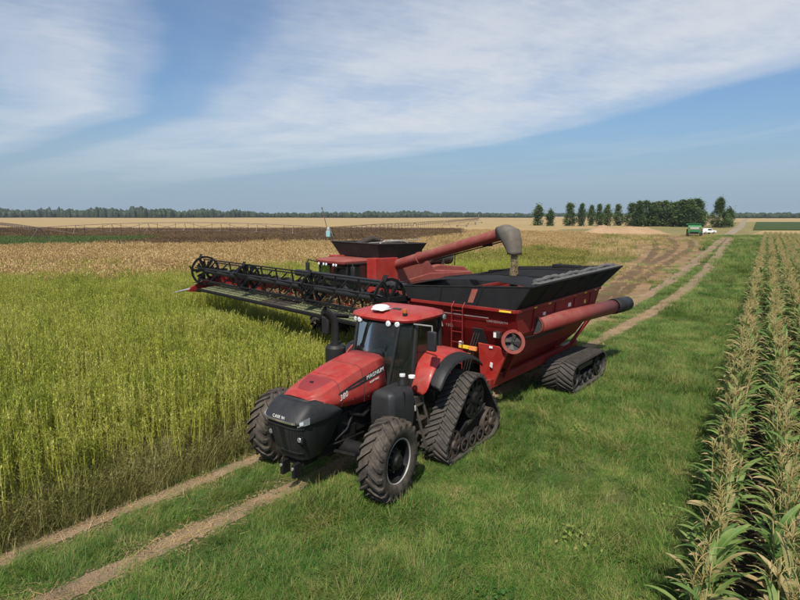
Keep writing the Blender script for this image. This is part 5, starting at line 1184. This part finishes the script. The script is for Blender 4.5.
for r in range(26):
    sp = .135; t = CORN_T0 + r * CORN_PITCH
    for s in np.arange(-2, 126, sp):
        cp.append((s + RNG.uniform(-.05, .05), t + RNG.normal(0, .025), r))
cp = np.array(cp); CX = cp[:, 0] * U2.x + cp[:, 1] * N2.x; CY = cp[:, 0] * U2.y + cp[:, 1] * N2.y; crz = RNG.uniform(0, 6.28, len(CX)); csc = RNG.uniform(.84, 1.10, len(CX)) * (.93 + .14 * vnoise(CX, CY, .4, 40)); cpick = RNG.integers(0, 12, len(CX)); ctilt = RNG.normal(0, .05, (len(CX), 2))
dist = np.hypot(CX, CY); dep = CY * math.cos(PITCH) + (CAM_H - 1.9) * math.sin(PITCH); pxx = CX / dep * FPX; pyy = (CY * math.sin(PITCH) - (CAM_H - 2.2) * math.cos(PITCH)) / dep * -FPX
seen = (np.abs(pxx) < 425) & (pyy < 330) & (CY > 1); order = np.argsort(np.where(seen, dist, 1e6)); near = np.zeros(len(CX), bool); near[order[:300]] = True
ROWN = ['outermost', 'second', 'third', 'fourth', 'fifth', 'sixth', 'seventh', 'eighth', 'ninth', 'tenth']
for i in np.where(near)[0]:
    r = int(cp[i, 2]); e = empty('corn_plant', (CX[i], CY[i], 0), crz[i]); e.rotation_euler = (ctilt[i, 0], ctilt[i, 1], crz[i]); e.scale = (csc[i],) * 3
    tag(e, 'tasselled corn plant with half dry leaves in the %s row from the grass' % ROWN[min(r, 9)], 'corn plant', 'corn plants of the %s row' % ROWN[min(r, 9)])
    for nm, me in variants[cpick[i]]:
        o = bpy.data.objects.new(nm, me); C.objects.link(o); o.parent = e
k = ~near; sc3 = csc[k]
scatter('corn_rows', corn_protos, CX[k], CY[k], CX[k] * 0, crz[k], sc3, 'rows of tasselled corn running away towards the road', cpick[k], ctilt[k])

# --- clods and trampled straw on the ruts
clod = Protos('clod')
for k in range(4):
    random.seed(700 + k); a = MB()
    for j in range(7):
        c = Vector((random.gauss(0, .10), random.gauss(0, .10), 0)); s = rnd(.008, .028); v = [c + Vector((math.cos(q * 1.256 + k) * s * rnd(.7, 1.3), math.sin(q * 1.256 + k) * s * rnd(.7, 1.3), 0)) for q in range(5)] + [c + Vector((0, 0, s * rnd(.5, .9)))]
        a.add(v, [(q, (q + 1) % 5, 5) for q in range(5)])
    clod.put([(a, G_dirt)])
straw = Protos('straw')
for k in range(3):
    random.seed(720 + k); a = MB()
    for j in range(9): blade(a, (random.gauss(0, .15), random.gauss(0, .15), .01), rnd(0, 6.28), rnd(.08, .25), rnd(.005, .009), rnd(0, .3), rnd(0, .3), 2)
    straw.put([(a, M['tanstem'])])
PX = np.concatenate([rutL, rutR]); PX = PX[(PX[:, 1] > 2) & (PX[:, 1] < 40)]; j = RNG.integers(0, len(PX), 5200); X = PX[j, 0] + RNG.normal(0, .17, len(j)); Y = PX[j, 1] + RNG.normal(0, .17, len(j))
scatter('dirt_clods', clod, X[:3800], Y[:3800], X[:3800] * 0 + .015, RNG.uniform(0, 6.28, 3800), RNG.uniform(.6, 1.5, 3800), 'small dirt clods strewn along the wheel ruts')
scatter('loose_straw', straw, X[3800:], Y[3800:], X[3800:] * 0 + .018, RNG.uniform(0, 6.28, 1400), RNG.uniform(.6, 1.4, 1400), 'bits of dry straw trampled into the wheel ruts')
# ------------------------------------------------------------------ far things
HAZE_DENSITY = 0.00010
M['tree_leaf'] = leafy('poplar_leaf', [(.25, (.055, .10, .028)), (.5, (.105, .165, .046)), (.75, (.17, .22, .07))], .25, .3, .2)
M['bark'] = surf('bark', (.10, .085, .07), .9, 0, .3)
M['wood_leaf'] = leafy('woodland', [(.3, (.018, .032, .016)), (.7, (.045, .065, .028))], .02, .1, 0)
def poplar(h, w, seed):
    random.seed(seed); tr = MB(); tr.tube([(0, 0, 0), (.1, .05, h * .4), (-.05, .1, h * .85)], [.22 * h / 12, .15 * h / 12, .04], 7); cr = MB()
    n = int(150 * (w / 4.5) * (h / 13) + 30)
    for k in range(n):
        t = rnd(0, 1); z = h * (.04 + .94 * t); r = w * .62 * min(1, .62 + 2 * t) * (1 - t ** 2.0) ** .6 * (.85 + .3 * math.sin(seed * 3 + 8 * t)) * (.25 + .75 * math.sqrt(rnd(0, 1))) * rnd(.7, 1.15); a = rnd(0, 6.28); c = Vector((r * math.cos(a), r * math.sin(a), z)); s = rnd(.45, .95)
        if r > w * .25 and k % 4 == 0: tr.tube([(0, 0, z * .78), tuple(c)], [.05, .015], 4)
        for j in range(26):
            d = Vector((random.gauss(0, .62), random.gauss(0, .62), random.gauss(0, .8))) * s; bit(cr, c + d, rnd(.28, .50), rnd(.38, .68), rnd(0, 6.28), rnd(-.9, 1.2))
    return tr, cr
tvar = []
for k, (h, w) in enumerate(((11, 4.2), (12.5, 5.0), (13.5, 5.5), (14.5, 8.5), (8, 3.4), (12, 4.4))):
    t_, c_ = poplar(h, w, 600 + k); mm = []
    for nm, b, m in (('trunk', t_, M['bark']), ('crown', c_, M['tree_leaf'])):
        me = bpy.data.meshes.new(nm); me.from_pydata(b.v, [], b.f); me.materials.append(m); me.update(); mm.append((nm, me))
    tvar.append((h, mm))
ORD = ['first', 'second', 'third', 'fourth', 'fifth', 'sixth', 'seventh', 'eighth', 'ninth', 'tenth', 'eleventh', 'twelfth', 'thirteenth', 'fourteenth', 'fifteenth', 'sixteenth']
row = [(538, 206, 4), (550, 210.5, 4), (569.5, 203.5, 1), (581.5, 205, 0), (591, 206.5, 0), (599, 205, 5), (607, 206, 0), (617.5, 205, 5)]
mass = [(632, 203.5, 1), (638, 202, 5), (645, 201.5, 2), (651.5, 203, 1), (658, 202.5, 5), (664, 201.5, 2), (670, 203, 1), (676, 202.5, 2), (682, 201, 5), (688, 200.5, 2), (694, 199.5, 1), (700, 202.5, 5), (655, 204, 2), (685, 203, 1)]
def plant_tree(px, top, v, dist_y, label, group, fat=1.15):
    p = at(px, 215 + CAM_H * FPX / dist_y); H_ = CAM_H + (215 - top) * p.y / FPX * 1.02; h, mm = tvar[v]; s = H_ / h
    e = empty('poplar_tree', (p.x, p.y, 0), random.uniform(0, 6.28)); e.scale = (s * fat * random.uniform(.85, 1.2), s * fat * random.uniform(.85, 1.2), s); tag(e, label, 'tree', group)
    for nm, me in mm: o = bpy.data.objects.new(nm, me); C.objects.link(o); o.parent = e
random.seed(77)
for i, (px, top, v) in enumerate(row): plant_tree(px, top, v, 285 + random.uniform(-12, 12), '%s poplar from the left in the loose tree row behind the mound' % ORD[i], 'loose row of poplars')
front = sorted(mass[:12]); back = mass[12:]
for i, (px, top, v) in enumerate(front): plant_tree(px, top, v, 262 + random.uniform(-10, 14), '%s poplar from the left in the dense clump behind the green machine' % ORD[i], 'dense clump of poplars', 1.4)
for i, (px, top, v) in enumerate(back): plant_tree(px, top, v, 290, 'poplar at the back of the dense clump, %s' % ('showing between its left trees', 'showing between its right trees')[i], 'dense clump of poplars')
plant_tree(718, 199, 3, 240, 'broad leafy tree standing by itself right of the poplar clump', 'trees by the gravel road')
plant_tree(728, 209, 4, 250, 'small tree just right of the broad leafy tree', 'trees by the gravel road')
# treeline on the horizon
b = MB(); RN = np.random.default_rng(31)
ico = bmesh.new(); bmesh.ops.create_icosphere(ico, subdivisions=2, radius=1); iv = np.array([v.co[:] for v in ico.verts]); ifc = [tuple(v.index for v in f.verts) for f in ico.faces]; ico.free()
def blob(x, y, h, w):
    v = iv * (1 + .35 * (RN.random((len(iv), 1)) - .5)); v = v * [w, w, h * .62] + [x, y, h * .45]; v[:, 2] = np.maximum(v[:, 2], -.5); b.add(v, ifc)
for px in np.arange(-120, 530, .8):
    D = 1150 + 60 * math.sin(px * .03); h = np.interp(px, [-120, 60, 150, 235, 250, 330, 420, 530], [15, 16.5, 17, 14, 11, 10, 11, 8]) * (.75 + .5 * vnoise(px, 0, .09, 2)) * RN.uniform(.82, 1.12)
    for q in range(2): y = D + RN.uniform(-30, 60); blob((px - 400) / FPX * y + RN.uniform(-3, 3), y, h * RN.uniform(.75, 1.05), RN.uniform(3, 5.5))
for px in np.arange(480, 640, 1.2): y = 1900 + RN.uniform(-60, 60); blob((px - 400) / FPX * y, y, RN.uniform(8, 12), RN.uniform(5, 9))
for px in np.arange(724, 900, 1.0): y = 1000 + RN.uniform(-60, 60); blob((px - 400) / FPX * y, y, RN.uniform(6, 10), RN.uniform(4, 7))
tag(b.build('far_woodland', M['wood_leaf'], None, 0, recalc=False), 'dark line of woods along the horizon', 'woods', None, 'stuff')
# soil mound
G_mound = earth('mound_soil', [(.3, (.25, .16, .09)), (.7, (.40, .27, .16))], .12, 1.2, .8, .15)
b = MB(); rg = []; c0 = at(622, 234)
for i, t in enumerate(np.linspace(0, 1, 40)):
    rw = []
    for j, q in enumerate(np.linspace(-1, 1, 12)):
        z = 2.35 * max(0, 1 - q * q) * min(1, 4 * t, 4 * (1 - t)) * (.65 + .5 * vnoise(t * 14, q * 2, 1, 5)) - .02; rw.append((c0.x - 13.5 + 27 * t, c0.y + q * 4.5, z))
    rg.append(rw)
tag(b.rings(rg, closed=False).build('soil_mound', G_mound, None, 60), 'long low mound of bare orange soil in front of the trees', None, None, 'structure')
# low dark green field beyond the corn
b = MB(); p = [at(753, 230.5), at(1100, 231), at(1100, 222.5), at(756, 222.5)]; q = [(v.x, v.y) for v in p]
b.add([(x, y, 0) for x, y in q] + [(x, y, .45) for x, y in q], [(4, 5, 6, 7), (0, 1, 5, 4), (1, 2, 6, 5), (2, 3, 7, 6), (3, 0, 4, 7)])
tag(b.build('bean_field', earth('bean_leaves', [(.3, (.030, .050, .014)), (.7, (.065, .09, .028))], .15, 1.5, .9, .3), None, 0), 'low dark green field beyond the corn', None, None, 'structure')
b = MB(); q = [tuple(at(x, y).xy) for x, y in ((740, 238), (762, 231), (756, 222), (735, 222), (700, 226), (560, 229.5), (540, 240), (640, 236), (655, 236), (700, 238))]
poly_sheet('rough_grass', q, .03, earth('rough_grass', [(.3, (.10, .095, .035)), (.5, (.19, .16, .065)), (.7, (.28, .22, .10))], .08, .8, .6, .1), 'rough yellowish grassland round the mound and the road')
# green harvester parked by the trees, its back to the camera
def build_green():
    p = at(694, 236.5); Gm = empty('green_harvester', (p.x, p.y, 0), R(62)); tag(Gm, 'green harvester parked by the dense poplar clump', 'harvester')
    MB().prism([(-2.6, 1.0), (-2.6, 2.5), (-2.2, 2.9), (1.4, 3.0), (1.6, 1.0)], -1.5, 1.5).build('body', M['green'], Gm, 0, bevel=.08)
    MB().prism([(-1.6, 2.9), (-1.9, 3.35), (1.2, 3.35), (.9, 2.95)], -1.45, 1.45).build('grain_tank', M['green'], Gm, 0, bevel=.05)
    MB().prism([(1.5, 1.6), (1.5, 3.1), (2.7, 3.0), (2.8, 1.6)], -.85, .85).build('cab', M['greenglass'], Gm, 0); MB().prism([(1.4, 3.1), (1.4, 3.28), (2.85, 3.25), (2.9, 3.08)], -.95, .95).build('roof', M['green'], Gm, 0, bevel=.04)
    MB().box(-2.68, -2.6, -1.0, 1.0, 1.9, 2.4).build('rear_grille', M['decal2'], Gm, bevel=.02)
    for s in (1, -1): MB().box(-2.67, -2.6, s * 1.1, s * 1.4, 1.7, 1.9).build('tail_lamp', M['amber'], Gm)
    MB().box(-2.9, -2.3, -1.0, 1.0, .7, 1.3).build('chopper', M['blackmetal'], Gm, bevel=.05)
    for s in (1, -1):
        for x, y, r, w, ri in ((1.1, 1.5, .95, .7, .5), (-1.9, 1.35, .65, .5, .35)):
            we = empty('wheel', (x, s * y, r), 0, Gm); tyre_mesh(r, w, ri, 14, .05).build('tyre', M['rubber'], we, 30); rim_mesh(ri, w, 0, s * .1).build('rim', M['yellowpaint'], we)
    MB().tube([(.6, 1.35, 3.1), (-3.0, 1.75, 3.2)], .18, 10).build('unloading_auger_tube', M['green'], Gm)
build_green()
def build_pickup():
    p = at(707, 234.0); V = empty('pickup_truck', (p.x, p.y, 0), R(20)); tag(V, 'white pickup truck parked beside the green harvester', 'pickup truck')
    MB().prism([(-2.6, .45), (-2.6, 1.0), (2.4, 1.02), (2.65, .85), (2.65, .45)], -.92, .92).build('body', M['white'], V, 0, bevel=.06)
    MB().prism([(-.9, 1.0), (-.75, 1.65), (.75, 1.65), (1.4, 1.03)], -.80, .80).build('cab', M['white'], V, 0, bevel=.06)
    for s in (1, -1): MB().prism([(-.7, 1.08), (-.62, 1.52), (.66, 1.52), (1.05, 1.08)], s * .802, s * .81).build('side_window', M['black'], V, 0)
    MB().sheet([(1.36, -.7, 1.08), (1.36, .7, 1.08), (.83, .68, 1.58), (.83, -.68, 1.58)], .02).build('windshield', M['black'], V, 0)
    for s in (1, -1):
        for x in (-1.6, 1.65):
            we = empty('wheel', (x, s * .82, .38), 0, V); MB().lathe([(.2, -.12), (.36, -.12), (.38, 0), (.36, .12), (.2, .12)], n=18).build('tyre', M['rubber'], we); MB().lathe([(.01, s * .08), (.2, s * .1), (.22, s * .12)], n=18).build('rim', M['silver'], we)
        MB().box(2.63, 2.67, s * .55, s * .85, .72, .9).build('headlight', M['lamp'], V); MB().box(-2.62, -2.59, s * .75, s * .9, .7, .95).build('tail_lamp', M['amber'], V)
build_pickup()
# irrigation machine: arched spans on wheeled towers
def build_irrigation():
    nodes = [(-125, 168), (-59.5, 92), (-11.8, 93), (4, 150), (17, 205), (29, 262), (41, 320), (53, 378)]
    I = empty('irrigation_machine', (-11.8, 93, 0)); tag(I, 'long irrigation machine of trussed pipe spans crossing the far field', 'irrigation machine')
    off = Vector((11.8, -93, 0))
    for a, b in zip(nodes[:-1], nodes[1:]):
        a = Vector((*a, 3.45)) + off; b = Vector((*b, 3.45)) + off; d = b - a; nseg = max(4, int(d.length / 5.8)); crown = .25 if a.x < -60 else .85 if a.x < -1 else .12; dep_ = .5 if a.x < -60 else 1.35 if a.x < -1 else .7; P = [a.lerp(b, t) + Vector((0, 0, crown * 4 * t * (1 - t))) for t in np.linspace(0, 1, nseg + 1)]
        u = d.normalized(); s = Vector((-u.y, u.x, 0)); m = MB().tube(P, .06, 6)
        pipe = m.build('span_pipe', M['galv'], I)
        t_ = MB(); lowp = []
        for i in range(1, nseg):
            L_ = [P[i] + s * q * .7 + Vector((0, 0, -dep_)) for q in (-1, 1)]; lowp.append(L_)
            for q in L_: t_.beam(P[i], q, .05, .05)
            t_.beam(L_[0], L_[1], .06, .06)
            if i > 1:
                for q in (0, 1): t_.beam(lowp[-2][q], P[i], .03, .03); t_.beam(lowp[-1][q], P[i - 1], .03, .03); t_.beam(lowp[-2][q], lowp[-1][q], .025, .025)
        for q in (0, 1): t_.beam(P[0], lowp[0][q], .05, .05); t_.beam(P[-1], lowp[-1][q], .05, .05)
        t_.build('truss', M['galv'], pipe, 0)
        for k in range(nseg * 2): p = a.lerp(b, (k + .5) / (nseg * 2)); z = 3.45 + crown * 4 * ((k + .5) / (nseg * 2)) * (1 - (k + .5) / (nseg * 2)); MB().tube([(p.x, p.y, z), (p.x, p.y, z - 1.9)], .03, 4).build('drop_hose', M['black'], pipe)
    for i, n in enumerate(nodes):
        c = Vector((*n, 0)) + off; d = Vector(nodes[min(i + 1, len(nodes) - 1)]) - Vector(nodes[max(i - 1, 0)]); u = Vector((d.x, d.y, 0)).normalized(); s = Vector((-u.y, u.x, 0)); m = MB()
        for q in (-1, 1): m.beam(c + Vector((0, 0, 3.45)), c + s * q * 2.0 + Vector((0, 0, .7)), .12, .12)
        m.beam(c - s * 2.2 + Vector((0, 0, .7)), c + s * 2.2 + Vector((0, 0, .7)), .16, .16); m.beam(c - s * 1.0 + Vector((0, 0, 2.0)), c + s * 1.0 + Vector((0, 0, 2.0)), .08, .08)
        tw = m.build('tower', M['galv'], I, 0)
        for q in (-1, 1): w = c + s * q * 2.2 + Vector((0, 0, .45)); MB().tube([w - u * .12, w + u * .12], .45, 16).build('wheel', M['galv'], tw)
    # the driven tower: control box, white drum and a leaning mast
    MB().box(-.5, .2, -.4, .4, 1.9, 2.9).build('control_box', M['teal'], I, bevel=.05); MB().box(.4, .8, -.5, .5, 1.4, 2.5).build('engine_box', M['blackmetal'], I, bevel=.05); MB().lathe([(.3, 0), (.32, .4), (.2, .6), (.01, .65)], (-.1, -.1, 2.9), 14, 'z').build('tank', M['silver'], I)
    MB().tube([(-.2, 0, 2.6), (-1.1, 0, 6.6)], .07, 6).box(-1.25, -1.0, -.1, .1, 6.5, 6.75).build('mast', M['galv'], I)
    MB().tube([(41 + 12 + 11.8, 378 - 93, 3.0), (41 + 12 + 11.8, 378 - 93, 6.2)], .35, 6).build('end_post', M['galv'], I)
build_irrigation()

# ------------------------------------------------------------------ the air
hzb = MB().box(-9600, 9600, -700, 9600, -1, 24).build('haze', bpy.data.materials.new('haze_air'), None, 0); hm = hzb.data.materials[0]; hm.use_nodes = True; nt = hm.node_tree; nt.nodes.clear()
pv = N(nt, 'ShaderNodeVolumePrincipled'); pv.inputs['Color'].default_value = (.78, .86, 1.0, 1); pv.inputs['Density'].default_value = HAZE_DENSITY; pv.inputs['Anisotropy'].default_value = .2
nt.links.new(pv.outputs[0], N(nt, 'ShaderNodeOutputMaterial').inputs['Volume']); tag(hzb, 'thin blue haze over the far fields', 'haze', None, 'stuff')
